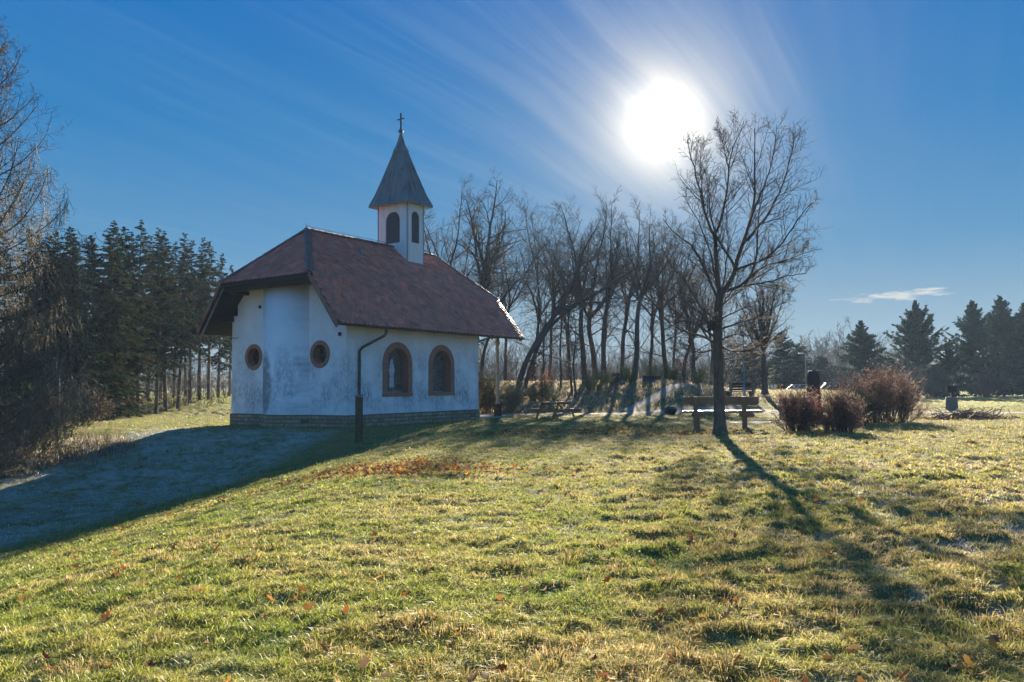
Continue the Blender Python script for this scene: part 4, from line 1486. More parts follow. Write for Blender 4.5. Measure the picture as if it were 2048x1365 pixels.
def build_hero():
    Y = 22.75
    base = at(1440, 873, Y)
    loc = np.array([base[0], Y, gz(base[0], Y)])
    rng = np.random.default_rng(77)
    tp = px_line([(1440, 880), (1440, 860), (1438, 800), (1436, 720), (1435, 650), (1437, 610), (1440, 588)], Y, loc)
    tp = resample(tp, 16)
    tr = np.interp(np.linspace(0, 1, 16), [0, 0.05, 0.12, 0.3, 1], [0.27, 0.215, 0.165, 0.148, 0.115])
    L = [  # pixels, start radius, depth drift
        ([(1440, 592), (1436, 550), (1432.6, 513), (1428, 469)], .085, -.3),
        ([(1428, 471), (1410, 429), (1401, 385), (1388, 340), (1377, 300), (1376, 276)], .05, -.9),
        ([(1409, 427), (1404, 380), (1402, 330), (1401, 284)], .03, .4),
        ([(1428, 471), (1441, 447), (1452, 400), (1456, 360), (1458, 330), (1466, 290), (1480, 268), (1488, 244)], .052, .3),
        ([(1457, 340), (1448, 290), (1436, 260)], .025, -.4),
        ([(1440, 592), (1452, 578), (1466.7, 560.7), (1472, 524), (1487, 484), (1501.5, 440), (1510.6, 396), (1509, 348), (1510, 305), (1509, 256)], .095, .5),
        ([(1469, 535), (1458, 510), (1447, 498), (1435, 478), (1425, 450), (1416, 400), (1420, 345)], .05, -.8),
        ([(1487, 486), (1520, 452), (1548, 410), (1570, 360), (1585, 300), (1589, 258)], .05, .9),
        ([(1501, 442), (1515, 400), (1535, 360), (1548, 310), (1553, 252)], .04, -.5),
        ([(1472, 540), (1500, 530), (1527, 522), (1563, 490), (1590, 450), (1605, 425), (1624, 404)], .05, -1.0),
        ([(1441, 586), (1457.5, 581), (1487, 573), (1505, 550), (1513, 520), (1514, 470), (1520, 420), (1528, 370)], .065, 1.0),
        ([(1505, 552), (1530, 530), (1575, 520), (1605, 508), (1622, 502)], .035, .9),
        ([(1487, 574), (1530, 565), (1578, 552), (1615, 546)], .035, -.9),
        ([(1437, 600), (1420, 562), (1402, 520), (1380, 485), (1350, 470), (1326, 438)], .055, .8),
        ([(1437, 588), (1425, 520), (1405, 460), (1385, 420), (1366, 390)], .04, 1.2),
        ([(1436, 645), (1400, 615), (1370, 560), (1340, 530), (1322, 488)], .045, -.9),
        ([(1434, 690), (1410, 674), (1380, 667), (1340, 650), (1310, 612)], .045, -.7),
        ([(1434, 676), (1400, 655), (1370, 640), (1335, 600), (1318, 560)], .04, .9),
        ([(1435, 655), (1400, 625), (1365, 600), (1330, 578)], .035, 1.1),
        ([(1434, 700), (1405, 705), (1375, 700), (1345, 690)], .03, -1.0),
        ([(1438, 662), (1470, 648), (1505, 640), (1540, 620), (1580, 598)], .04, -.8),
        ([(1438, 690), (1462, 704), (1500, 700), (1540, 684), (1566, 662)], .035, -1.2),
        ([(1437, 640), (1480, 620), (1520, 600), (1565, 588)], .035, .9),
        ([(1438, 715), (1465, 722), (1495, 716), (1520, 700)], .022, 1.0),
        ([(1438, 615), (1470, 590), (1500, 560), (1545, 540), (1590, 500)], .03, 1.5),
        ([(1437, 605), (1452, 540), (1456, 480), (1455, 420), (1450, 380)], .035, 1.3),
        ([(1437, 670), (1445, 650), (1430, 640), (1400, 640)], .025, -1.6),
        ([(1437, 690), (1450, 675), (1480, 668), (1500, 655)], .025, -1.6),
        ([(1436, 630), (1450, 600), (1470, 575), (1478, 540)], .025, -1.6),
    ]
    pts = np.stack([smooth_line(px_line(p, Y, loc, d), 14, 1) for p, r, d in L])
    r0 = np.array([q[1] for q in L])
    # thick limbs that carry others keep their girth, ends go thin
    tips = np.array([.62, .2, .25, .2, .25, .12, .2, .2, .2, .2, .2, .25, .25, .2, .2, .2, .2, .2, .2, .3, .2, .25, .2, .3, .2, .2, .3, .3, .3])
    rad = 0.88 * r0[:, None] * (1 - (1 - tips[:, None]) * np.linspace(0, 1, 14)[None] ** 0.8)
    pts[:, 1:] += rng.normal(0, 0.010, pts[:, 1:].shape)
    P, D, Ln, Rr = sprout(pts, rad, 16, rng, 0.16, 0.95, 24, 50, 0.42, 0.6, 0.42, upb=0.2)
    Ln = np.clip(Ln, 0.32, 1.35)
    l2 = grow(P, D, Ln, 9, rng, 0.05, 0.03); r2 = taper(np.clip(Rr, 0.007, 0.014), 9, 0.4)
    P, D, Ln, Rr = sprout(l2, r2, 8, rng, 0.12, 0.98, 28, 58, 0.48, 0.4, 0.6, upb=0.1)
    l3 = grow(P, D, np.clip(Ln, 0.14, 0.7), 5, rng, 0.055, 0.03); r3 = taper(np.clip(Rr, 0.005, 0.0075), 5, 0.65)
    P, D, Ln, Rr = sprout(l3, r3, 3, rng, 0.3, 1.0, 30, 60, 0.5, 0.3, 0.7)
    l4 = grow(P, D, np.clip(Ln, 0.07, 0.26), 3, rng, 0.1, 0.03); r4 = taper(np.full(len(P), 0.0036), 3, 0.8)
    t = tree_thing('tree', loc, [(tp[None], tr[None], 16), (pts[:, :], rad, 7)], [(l2, r2, 4), (l3, r3, 3), (l4, r4, 3)],
                   'tall bare tree with forked trunk standing right in front of the plank bench', bark=BARK)
    # the dark clump caught against the stem
    nb = MB()
    rg = random.Random(4)
    c = at(1421, 651, Y - .12)
    for k in range(60):
        a, b = rg.uniform(0, 6.28), rg.uniform(-1.2, 1.2)
        p = Vector((math.cos(a) * math.cos(b) * .10, math.sin(a) * math.cos(b) * .10, math.sin(b) * .15))
        q = Vector((rg.uniform(-1, 1) * .12, rg.uniform(-1, 1) * .12, rg.uniform(-1, 1) * .17))
        nb.tube([p, (p + q) * .55, q], 0.012, 4, cap=False)
    nb.lathe([(0.01, -.15), (.08, -.11), (.11, 0), (.09, .1), (.02, .15)], 10)
    o = nb.build('nest', BURNT)
    o.location = c
    tag(o, 'dark ragged clump of twigs lodged against the stem of the tall forked tree', 'nest')


build_hero()


# ------------------------------------------------------------------ conifers
def sprays(pts, rng, m, ln, wd, spread=0.7, droop=0.25, t0=0.12, rep=2, tipup=0.0):
    """leaf-sized twig sprays along branches: diamonds"""
    K, n, _ = pts.shape
    t = np.tile(np.linspace(t0, 1.0, m)[None], (K, 1)) + rng.uniform(-.5, .5, (K, m)) / m
    t = np.repeat(t.clip(0.02, 0.999), rep, 1); mm = m * rep
    f = t * (n - 1); i = np.minimum(f.astype(int), n - 2); w = (f - i)[..., None]
    k = np.arange(K)[:, None]
    P = pts[k, i] * (1 - w) + pts[k, i + 1] * w
    T = nz(pts[k, i + 1] - pts[k, i])
    S = nz(np.cross(T, [0, 0, 1.0])) * rng.choice([-1, 1], (K, mm))[..., None]
    D = nz(T * rng.uniform(0.3, 1.0, (K, mm))[..., None] + S * rng.uniform(0.2, 1.0, (K, mm))[..., None] * spread + np.array([0, 0, -droop]) + rng.normal(0, 0.25, (K, mm, 3)))
    D[..., 2] += tipup; D = nz(D)
    bl = np.linalg.norm(pts[:, -1] - pts[:, 0], axis=1)[:, None]
    sc = np.clip(bl / (ln * 2.6), 0.28, 1.0)
    L = (ln * sc * rng.uniform(0.5, 1.3, (K, mm)) * (1 - 0.45 * t))[..., None]
    q = nz(np.cross(D, rng.normal(0, 1, (K, mm, 3)))) * (wd * sc ** .5 * rng.uniform(0.6, 1.3, (K, mm)))[..., None]
    V = np.stack([P, P + D * L * 0.45 + q, P + D * L, P + D * L * 0.45 - q], 2).reshape(-1, 3)
    return V, np.arange(len(V)).reshape(-1, 4)


def spruce_mesh(seed, h, rmax, bare, ang=(-5, 25), droop=0.10, up=0.0, brown=0.2, step=0.30, per=6, shape=0.85, ln=0.36, wd=0.045, m=13, rep=2, dense_top=1.0):
    rng = np.random.default_rng(seed)
    tp = np.array([[0, 0, -.2], [rng.normal(0, .08), rng.normal(0, .08), h * .5], [0, 0, h]]); tp = smooth_line(tp, 14)[None]
    r0 = 0.0085 * h + 0.025
    tr = taper(np.array([r0]), 14, 0.06)
    zs, az, ls = [], [], []
    z = bare * h
    while z < h * 0.985:
        f = (z - bare * h) / (h - bare * h)
        rr = rmax * (1 - f) ** shape * min(1.0, 0.55 + f * 3)
        k = per if f < .85 else per - 1
        for q in range(k):
            zs.append(z + rng.uniform(-.5, .5) * step); az.append(rng.uniform(0, 2 * math.pi)); ls.append(max(0.10, rr * rng.uniform(0.45, 1.3)))
        z += step * (1.15 - 0.4 * f)
    zs, az, ls = map(np.array, (zs, az, ls))
    cx = np.interp(zs, tp[0, :, 2], tp[0, :, 0]); cy = np.interp(zs, tp[0, :, 2], tp[0, :, 1])
    f = (zs - bare * h) / (h * (1 - bare))
    e = np.radians(ang[0] + (ang[1] - ang[0]) * f + rng.normal(0, 6, len(zs)))
    D = np.stack([np.cos(az) * np.cos(e), np.sin(az) * np.cos(e), np.sin(e)], -1)
    br = grow(np.stack([cx, cy, zs], -1), D, ls, 6, rng, 0.05, up, droop)
    brr = taper(0.012 + 0.010 * ls, 6, 0.4)
    V, F = sprays(br, rng, m, ln, wd, rep=rep)
    n = len(V) // 4
    c0 = np.array([0.024, 0.046, 0.028]); c1 = np.array([0.060, 0.085, 0.040]); cb = np.array([0.10, 0.058, 0.03])
    per_b = np.repeat(rng.random(len(zs)), n // len(zs))
    c = c0 + (c1 - c0) * (0.55 * per_b + 0.45 * rng.random(n))[:, None]
    isb = (rng.random(n) < brown * (0.3 + per_b))[:, None]
    c = np.where(isb, cb * rng.uniform(.6, 1.2, (n, 1)), c)
    # dead lower branches on the bare stem
    nd = int(bare * h * 13)
    zd = rng.uniform(0.08 * h, max(bare * h, 0.1 * h), nd); ad = rng.uniform(0, 6.28, nd)
    Dd = np.stack([np.cos(ad), np.sin(ad), rng.normal(-.15, .2, nd)], -1)
    dead = grow(np.stack([0 * zd, 0 * zd, zd], -1), Dd, rng.uniform(.4, rmax * 1.0, nd), 5, rng, 0.12, 0, 0.05)
    dr = taper(np.full(nd, 0.012), 5, 0.4)
    P_, D_, L_, R_ = sprout(dead, dr, 5, rng, 0.2, 1, 30, 60, 0.4, 0.3, 0.7)
    dd = grow(P_, D_, L_, 3, rng, 0.1, 0, 0.05)
    tv, tf = tubes([(tp, tr, 8), (dead, dr, 3), (dd, taper(np.full(len(dd), 0.008), 3, .6), 3)])
    bv, bf = tubes([(br, brr, 3)])
    V2 = np.concatenate([V, bv]); F2 = np.concatenate([F, bf + len(V)])
    C2 = np.concatenate([np.repeat(c, 4, 0), np.tile([[0.035, 0.026, 0.02]], (len(bv), 1))])
    return (tv, tf), (V2, F2, C2)


def spruce_thing(data, loc, label, group=None, sc=1.0, rz=0.0, name='spruce'):
    (tv, tf), (V, F, C) = data
    t = empty(name, loc, rz, label, 'tree', group)
    t.scale = (sc, sc, sc)
    mesh_np('trunk', tv, [tf], BARKD, t, smooth=True)
    mesh_np('crown', V, [F], NEEDLE, t, C)
    return t


def conifer_row():
    kinds = []
    for i, (h, rm, bare) in enumerate(((10, 1.7, .05), (10.5, 1.35, .20), (11, 1.3, .30), (9.6, 1.75, .04), (10.8, 1.15, .38))):
        kinds.append(spruce_mesh(100 + i, h, rm, bare, brown=0.10 + 0.09 * i, per=7, step=0.28, droop=0.14, shape=0.60, m=14, ln=0.42, wd=0.052))
    heights = [10, 10.5, 11, 9.6, 10.8]
    protos = []
    rng = np.random.default_rng(9)
    # photo column of the tip, its row, depth, kind
    front = [(58, 455, 34.5, 0), (98, 470, 35.2, 3), (150, 452, 36.2, 0), (196, 470, 38.5, 3), (222, 440, 39.5, 0), (262, 452, 42.0, 3), (284, 440, 43.0, 1), (318, 455, 45.5, 2), (338, 462, 47.0, 1), (361, 462, 48.5, 2), (384, 478, 51.0, 4), (404, 474, 52.0, 2), (421, 480, 54.0, 4), (440, 505, 57.5, 1), (462, 528, 61.5, 4), (478, 540, 65.0, 2)]
    back = [(20, 462, 38, 0), (80, 458, 40, 1), (128, 470, 42.5, 2), (186, 478, 46, 1), (240, 455, 50, 4), (300, 470, 54, 2), (352, 482, 60, 1), (400, 505, 66, 4), (-60, 455, 38, 0), (108, 462, 41, 3), (158, 468, 44, 0), (212, 462, 48, 2), (272, 462, 52, 1), (326, 474, 57, 2), (376, 488, 63, 4)]
    words = ['dense dark spruce', 'slim bare-stemmed spruce', 'browning bare-stemmed spruce', 'full dark spruce', 'thin naked-stemmed spruce']
    nth = ['first', 'second', 'third', 'fourth', 'fifth', 'sixth', 'seventh', 'eighth', 'ninth', 'tenth', 'eleventh', 'twelfth', 'thirteenth', 'fourteenth', 'fifteenth', 'sixteenth']
    src = {}
    for row, lst in (('front', front), ('back', back)):
        for j, (u, v, Y, k) in enumerate(lst):
            tip = at(u, v, Y)
            g = gz(tip[0], Y)
            sc = (tip[2] - g) / heights[k]
            lab = f'{words[k]}, {nth[j]} in the {row} rank of the belt from larch to chapel'
            if k not in src:
                o = src[k] = spruce_thing(kinds[k], (tip[0], Y, g), lab, 'conifer belt behind the lawn', sc, rng.uniform(0, 6))
            else:
                o = copy_tree(src[k]); o.location = (tip[0], Y, g); o.scale = (sc * rng.uniform(.92, 1.1), sc * rng.uniform(.92, 1.1), sc); o.rotation_euler = (rng.normal(0, .018), rng.normal(0, .018), rng.uniform(0, 6.28)); o['label'] = lab


conifer_row()


def right_conifers():
    spec = [(1722, 643, 84, 3.7, 'bushy blue-green spruce nearest the far car park', 201, 0),
            (1830, 603, 86, 5.0, 'broad open spruce with upswept branches under the small cloud', 202, 1),
            (1944, 602, 88, 4.6, 'tall pointed spruce behind the stone pedestal', 203, 1),
            (1999, 590, 90, 4.2, 'tallest dark spruce of the group beyond the meadow', 204, 0),
            (2046, 607, 89, 4.2, 'dark spruce cut by the edge of the photo beyond the meadow', 205, 0),
            (1896, 690, 84, 2.8, 'small spruce tucked between two taller ones behind the pedestal', 206, 0)]
    for u, v, Y, r, lab, sd, k in spec:
        tip = at(u, v, Y); g = gz(tip[0], Y)
        h = tip[2] - g
        d = spruce_mesh(sd, h, r, 0.04, ang=(8, 55) if k else (0, 45), droop=-0.02 if k else 0.06, up=0.03, brown=0.03, per=9 if not k else 8, step=0.32 if not k else 0.38, shape=0.85, ln=0.7, wd=0.10, m=16, rep=3)
        spruce_thing(d, (tip[0], Y, g), lab, None)
    for u, v, Y, r, lab, sd in ((1562, 664, 92, 2.9, 'dark conifer behind the broom-shaped bare tree', 211), (1596, 690, 96, 2.5, 'low dark conifer beside the far street lamp', 212), (1640, 715, 100, 2.6, 'hazy conifer behind the carved oak stump', 213), (1500, 690, 84, 2.6, 'dark conifer behind the slatted bench', 214)):
        tip = at(u, v, Y); g = gz(tip[0], Y)
        d = spruce_mesh(sd, tip[2] - g, r, 0.03, ang=(0, 40), brown=0.05, per=8, step=0.3, shape=0.55, ln=0.6, wd=0.09, m=13)
        spruce_thing(d, (tip[0], Y, g), lab, None)


right_conifers()


def build_larch():
    Y = 16.4
    loc = np.array([at(-58, 930, Y)[0], Y, 0.0]); loc[2] = gz(loc[0], Y)
    rng = np.random.default_rng(21)
    h = 10.3
    tp = smooth_line([(0, 0, -.2), (.05, 0, h * .4), (-.02, .05, h * .75), (0.1, 0, h)], 16)[None]
    tr = taper(np.array([0.17]), 16, 0.08)
    n = 120
    z = np.linspace(1.6, h - 0.25, n) + rng.normal(0, .06, n)
    az = np.arange(n) * 2.4 + rng.normal(0, .3, n)
    f = z / h
    L = np.interp(f, [0.08, 0.3, 0.52, 0.7, 0.85, 0.97], [2.3, 2.3, 2.25, 1.75, 1.3, 0.55]) * rng.uniform(0.82, 1.12, n)
    e = np.radians(np.interp(f, [0, .45, .6, 1], [-12, 2, 18, 48]) + rng.normal(0, 8, n))
    D = np.stack([np.cos(az) * np.cos(e), np.sin(az) * np.cos(e), np.sin(e)], -1)
    cx = np.interp(z, tp[0, :, 2], tp[0, :, 0])
    upw = np.interp(f, [0, .5, 1], [0.03, 0.07, 0.10])
    br = np.zeros((n, 14, 3)); br[:, 0] = np.stack([cx, 0 * z, z], -1)
    Dc = nz(D)
    for i in range(1, 14):
        Dc = Dc + rng.normal(0, 0.045, (n, 3)); Dc[:, 2] += upw * (1 if i < 10 else 1.6)
        Dc = nz(Dc); br[:, i] = br[:, i - 1] + Dc * (L / 13)[:, None]
    rr = taper(0.009 + 0.006 * L, 14, 0.25)
    # side shoots
    P, D2, L2, R2 = sprout(br, rr, 9, rng, 0.15, 0.97, 30, 60, 0.40, 0.4, 0.5, flat=0.5)
    low = np.repeat(f < 0.58, 9)
    l2 = grow(P, D2, np.clip(L2, .2, 1.0), 7, rng, 0.09, 0.02, 0.0); r2 = taper(np.clip(R2, .004, .008), 7, .5)
    # hanging twig curtains on the lower two thirds
    allp = np.concatenate([br[f < 0.60], l2[low][:, [0, 1, 2, 2, 3, 3, 4, 4, 5, 5, 6, 6, 6, 6]]])
    allr = np.full(allp.shape[:2], 0.006)
    P, _, _, _ = sprout(allp, allr, 6, rng, 0.12, 0.99, 30, 60, .3, .3, .6)
    K = len(P)
    Dh = nz(np.stack([rng.normal(0, .30, K), rng.normal(0, .30, K), -np.ones(K)], -1))
    hang = grow(P, Dh, rng.uniform(.2, .75, K), 5, rng, 0.16, 0.0, 0.0); hr = taper(np.full(K, .0046), 5, .7)
    P, Ds, Ls, Rs = sprout(hang, hr, 5, rng, .15, 1, 40, 75, .28, .2, .9)
    spur = grow(P, Ds, np.clip(Ls, .03, .12), 2, rng, 0.05); sr = taper(np.full(len(P), .0040), 2, .9)
    # fine upper twigs
    P, D3, L3, R3 = sprout(l2[~low], r2[~low], 8, rng, .1, 1, 35, 70, .42, .3, .7)
    l3 = grow(P, D3, np.clip(L3, .08, .3), 4, rng, .12, .0); r3 = taper(np.full(len(P), .004), 4, .7)
    P, D4, L4, R4 = sprout(br[f >= .55], rr[f >= .55], 16, rng, .12, 1, 40, 80, .16, .3, .5)
    l4 = grow(P, D4, np.clip(L4, .1, .32), 4, rng, .12, .0); r4 = taper(np.full(len(P), .004), 4, .7)
    t = empty('larch', loc, 0, 'tall leafless larch with drooping tan twigs at the lawn margin', 'tree')
    v, fc = tubes([(tp, tr, 12), (br, rr, 5)]); mesh_np('trunk', v, [fc], BARKD, t, smooth=True)
    v, fc = tubes([(l2[~low], r2[~low], 3), (l3, r3, 3), (l4, r4, 3)]); mesh_np('crown', v, [fc], TWIG, t, smooth=True)
    v, fc = tubes([(l2[low], r2[low], 3), (hang, hr, 3), (spur, sr, 3)])
    o = mesh_np('drooping_twigs', v, [fc], TWIGL, t, smooth=True)


build_larch()


# ------------------------------------------------------------------ the bare wood on the bank
def wood():
    G = 'bare trees of the wood on the bank'
    S = [  # trunk pixels (from the base up), depth, tip row, radius, leaders, spread, label
        ([(897, 770), (896, 640), (897, 560)], 52, 366, .17, 6, 30, 'bare tree rising straight behind the bell turret'),
        ([(942, 790), (946, 690), (962, 600), (974, 520)], 50, 352, .26, 6, 26, 'stout bare tree just past the chapel ridge, tallest of its wood'),
        ([(1030, 762), (1046, 722), (1078, 680), (1118, 622), (1146, 566)], 48.5, 425, .175, 4, 24, 'bare tree with thick trunk leaning hard away from the porch'),
        ([(1043, 756), (1068, 705), (1090, 655), (1134, 618), (1190, 590), (1236, 560)], 49.5, 470, .125, 4, 40, 'bare tree with long low bough arching away from the leaning trunk'),
        ([(1172, 770), (1166, 700), (1161, 620), (1158, 560)], 53, 398, .19, 5, 24, 'upright bare tree with pale lit bark above the broom bushes'),
        ([(1192, 764), (1188, 700), (1178, 650), (1184, 590)], 55, 402, .20, 5, 28, 'twisting bare tree whose stem kinks close to its pale neighbour'),
        ([(1207, 762), (1206, 700), (1214, 620), (1224, 560)], 54, 396, .18, 5, 24, 'straight bare tree behind the dark stone block'),
        ([(1243, 762), (1246, 700), (1252, 630), (1262, 580)], 57, 415, .17, 5, 28, 'slim bare tree between the two stone blocks'),
        ([(1268, 772), (1271, 700), (1276, 620), (1290, 570)], 53, 430, .19, 5, 26, 'bare tree with dark trunk beside the low stone block'),
        ([(1338, 768), (1330, 705), (1322, 640), (1318, 590)], 56, 440, .18, 5, 30, 'bare tree at the top of the trodden trail'),
        ([(1362, 766), (1372, 715), (1392, 660)], 54, 490, .14, 4, 34, 'crooked bare tree leaning over the trail'),
        ([(1386, 772), (1386, 700), (1376, 640)], 56, 470, .16, 5, 30, 'bare tree standing behind the forked trunk'),
        ([(958, 782), (962, 720), (985, 650), (1005, 600)], 52, 455, .13, 4, 26, 'bare tree seen through the porch, leaning outwards'),
        ([(1066, 758), (1074, 690), (1080, 620)], 58, 405, .14, 5, 24, 'bare tree standing behind the leaning trunk'),
        ([(1098, 758), (1102, 690), (1106, 600)], 61, 425, .14, 5, 24, 'bare tree deep in the wood above the picnic table'),
        ([(1300, 762), (1302, 690), (1306, 620)], 60, 425, .15, 5, 26, 'bare tree deep in the wood behind the trail'),
        ([(1420, 770), (1424, 700), (1416, 640)], 60, 520, .13, 5, 30, 'small bare tree deep in the wood by the slatted bench'),
        ([(925, 780), (922, 660), (925, 600)], 60, 400, .14, 5, 26, 'bare tree standing behind the chapel roof'),
        ([(1010, 770), (1012, 690), (1020, 600)], 60, 410, .14, 5, 26, 'bare tree behind the far hip of the chapel roof'),
        ([(1140, 762), (1136, 690), (1130, 620)], 64, 410, .14, 5, 26, 'distant bare tree at the back of the wood'),
        ([(1345, 768), (1350, 690), (1352, 630)], 66, 480, .13, 5, 28, 'distant bare tree behind the crooked one'),
    ]
    for i, (px, Y, tv, r, nl, sp, lab) in enumerate(S):
        b = at(*px[0], Y)
        loc = np.array([b[0], Y, gz(b[0], Y)])
        line = px_line(px, Y, loc); line[0, 2] = -0.2
        line = resample(line, 9); line[2:-1] += np.random.default_rng(900 + i).normal(0, .085, (6, 3)) * np.array([1, 1, .3])
        tip = at(px[-1][0], tv, Y)
        bare_tree('bare_tree', loc, (tip[2] - loc[2]) * 0.98, 300 + i, lab, G, trunk=line, r0=r, leaders=nl, spread=sp + 16, m=(12, 9, 7), minr=0.0062, up=0.02, wob=0.10)
    # thin young stems
    Y = 50
    th = [([(1122, 762), (1120, 690), (1128, 600)], 51, 560, 'thin young stem bending between picnic table and wood'),
          ([(1144, 768), (1138, 700), (1136, 620)], 50, 545, 'thin straight stem between the leaning and the upright tree'),
          ([(1152, 764), (1146, 735), (1150, 690)], 49, 620, 'crooked sapling with snaking stem'),
          ([(1090, 765), (1086, 700), (1092, 640)], 50, 600, 'slender sapling behind the picnic table')]
    for i, (px, Y, tv, lab) in enumerate(th):
        b = at(*px[0], Y); loc = np.array([b[0], Y, gz(b[0], Y)])
        line = px_line(px, Y, loc); line[0, 2] = -0.15
        tip = at(px[-1][0], tv, Y)
        bare_tree('sapling', loc, tip[2] - loc[2], 350 + i, lab, 'young stems in the wood', trunk=line, r0=.075, leaders=3, spread=22, m=(6, 5, 4), minr=0.011)
    # the broom-shaped tree on the crest
    b = at(1530, 782, 46.5); loc = np.array([b[0], 46.5, gz(b[0], 46.5)])
    line = px_line([(1530, 790), (1528, 740), (1527, 700), (1526, 685)], 46.5, loc)
    bare_tree('tree', loc, at(1540, 548, 46.5)[2] - loc[2], 371, 'bare broom-shaped tree with short trunk on the crest behind the slatted bench', None, trunk=line, r0=.17, leaders=11, spread=46, m=(8, 6, 4), minr=0.011, up=0.06, wob=0.06)
    # farther bare trees to the right
    for i, (u, tv, Y, r, lab) in enumerate(((1630, 672, 118, .16, 'far hazy bare tree beyond the parked cars'), (1655, 682, 124, .16, 'second far bare tree beyond the parked cars'), (1690, 655, 112, .16, 'far upright bare tree beside the bushy blue-green spruce'), (1672, 690, 128, .16, 'lowest far bare tree beyond the parked cars'), (1775, 672, 120, .16, 'far bare tree between the two big spruces'), (1605, 690, 110, .15, 'far bare tree behind the street lamp'), (1480, 672, 88, .15, 'bare tree behind the slatted bench'), (1445, 650, 84, .15, 'bare tree behind the forked trunk, far off'))):
        b = at(u, 775, Y); loc = np.array([b[0], Y, gz(b[0], Y)])
        bare_tree('bare_tree', loc, at(u, tv, Y)[2] - loc[2], 380 + i, lab, 'far bare trees', r0=r, leaders=7, spread=24, fork=.22, m=(7, 6, 4), minr=0.024, up=0.07)
    # sapling with dead leaves and the little birch by the brambles
    loc = ground_px(113, 893); ys = loc[1]
    line = px_line([(112, 895), (116, 860), (117, 800), (119, 760), (112, 735)], ys, loc)
    t = bare_tree('sapling', loc, at(112, 722, ys)[2] - loc[2], 391, 'pale leaning sapling with a few rusty leaves beside the brambles', None, trunk=line, r0=.045, leaders=2, spread=25, m=(6, 5, 3), minr=0.005, bark=GREYWOOD, twig=GREYWOOD)
    leaf_cloud('dead_leaves', t, 0.5, (0.05, 0, 1.35), 130, [(.26, .10, .04), (.18, .07, .03)], 7, sz=.05)
    b = at(1085, 765, 47.5); loc = np.array([b[0], 47.5, gz(b[0], 47.5)])
    t = bare_tree('young_beech', loc, 2.6, 392, 'young beech keeping its rusty leaves behind the picnic table', None, r0=.05, leaders=4, spread=50, fork=.2, m=(6, 5, 4), minr=0.009)
    leaf_cloud('dead_leaves', t, 1.15, (0, 0, 1.6), 420, [(.30, .12, .045), (.20, .08, .035), (.36, .17, .07)], 8, sz=.075)
    b = at(1369, 770, 50); loc = np.array([b[0], 50, gz(b[0], 50)])
    t = bare_tree('young_beech', loc, 2.2, 393, 'young beech with rusty leaves beside the trail', None, r0=.045, leaders=4, spread=40, fork=.2, m=(6, 5, 4), minr=0.009)
    leaf_cloud('dead_leaves', t, 0.75, (0, 0, 1.2), 260, [(.28, .09, .04), (.20, .07, .035)], 9, sz=.07)


def leaf_quads(P, rng, sz, pal):
    N = len(P)
    d = nz(rng.normal(0, 1, (N, 3))); q = nz(np.cross(d, rng.normal(0, 1, (N, 3))))
    L = sz * rng.uniform(.6, 1.3, (N, 1))
    V = np.stack([P, P + d * L * .5 + q * L * .32, P + d * L, P + d * L * .5 - q * L * .32], 1).reshape(-1, 3)
    pal = np.array(pal)
    c = pal[rng.integers(0, len(pal), N)] * rng.uniform(.7, 1.25, (N, 1))
    return V, np.arange(len(V)).reshape(-1, 4), np.repeat(c, 4, 0)


def leaf_cloud(name, parent, r, c, n, pal, seed, sz=.06):
    rng = np.random.default_rng(seed)
    P = nz(rng.normal(0, 1, (n, 3))) * (r * rng.random((n, 1)) ** .5) * np.array([[1, 1, .7]]) + np.array(c)
    V, F, C = leaf_quads(P, rng, sz, pal)
    mesh_np(name, V, [F], LEAF, parent, C)


wood()


# ------------------------------------------------------------------ shrubs and rough growth
def shrub(name, loc, rx, ry, h, seed, label, stems, twig, leaf_pal=None, leaves=0, sz=.03, group=None, upright=0.5, minr=0.004, rad=0.012, m=(7, 6), base=0.35, cat='shrub', leafmat=None, clumpy=True):
    rng = np.random.default_rng(seed)
    t = empty(name, loc, 0, label, cat, group)
    a = rng.uniform(0, 2 * math.pi, stems); q = np.sqrt(rng.random(stems))
    P = np.stack([np.cos(a) * rx * base * q, np.sin(a) * ry * base * q, np.full(stems, -.05)], -1)
    e = np.clip(q + rng.normal(0, .12, stems), 0, 1.05)
    tgt = np.stack([np.cos(a) * rx * e * .95, np.sin(a) * ry * e * .95, h * np.sqrt(np.clip(1 - (e * .92) ** 2.4, .12, 1)) * rng.uniform(.72, 1.06, stems)], -1)
    D = tgt - P; L = np.linalg.norm(D, axis=1)
    D = nz(D) + np.array([0, 0, .25 * upright])
    s = grow(P, D, L * 1.02, 9, rng, .09, 0.0, .06); sr = taper(np.full(stems, rad), 9, .35)
    p2, d2, l2, r2 = sprout(s, sr, m[0], rng, .25, 1, 22, 50, .42, .35, .6, upb=.3)
    s2 = grow(p2, d2, np.clip(l2, .08, .7), 5, rng, .10, .03); sr2 = taper(np.maximum(r2 * .8, minr), 5, .5)
    p3, d3, l3, r3 = sprout(s2, sr2, m[1], rng, .15, 1, 25, 60, .45, .3, .7, upb=.2)
    s3 = grow(p3, d3, np.clip(l3, .05, .3), 3, rng, .12, .02); sr3 = taper(np.full(len(p3), minr), 3, .7)
    v, f = tubes([(s, sr, 4), (s2, sr2, 3), (s3, sr3, 3)])
    mesh_np('twigs', v, [f], twig, t, smooth=True)
    if leaves:
        pts = np.concatenate([s2[:, 2:].reshape(-1, 3), s3[:, 1:].reshape(-1, 3)])
        P = pts[rng.integers(0, len(pts), leaves)] + rng.normal(0, .025, (leaves, 3))
        V, F, C = leaf_quads(P, rng, sz, leaf_pal)
        mesh_np('leaves', V, [F], leafmat or LEAF, t, C)
    return t


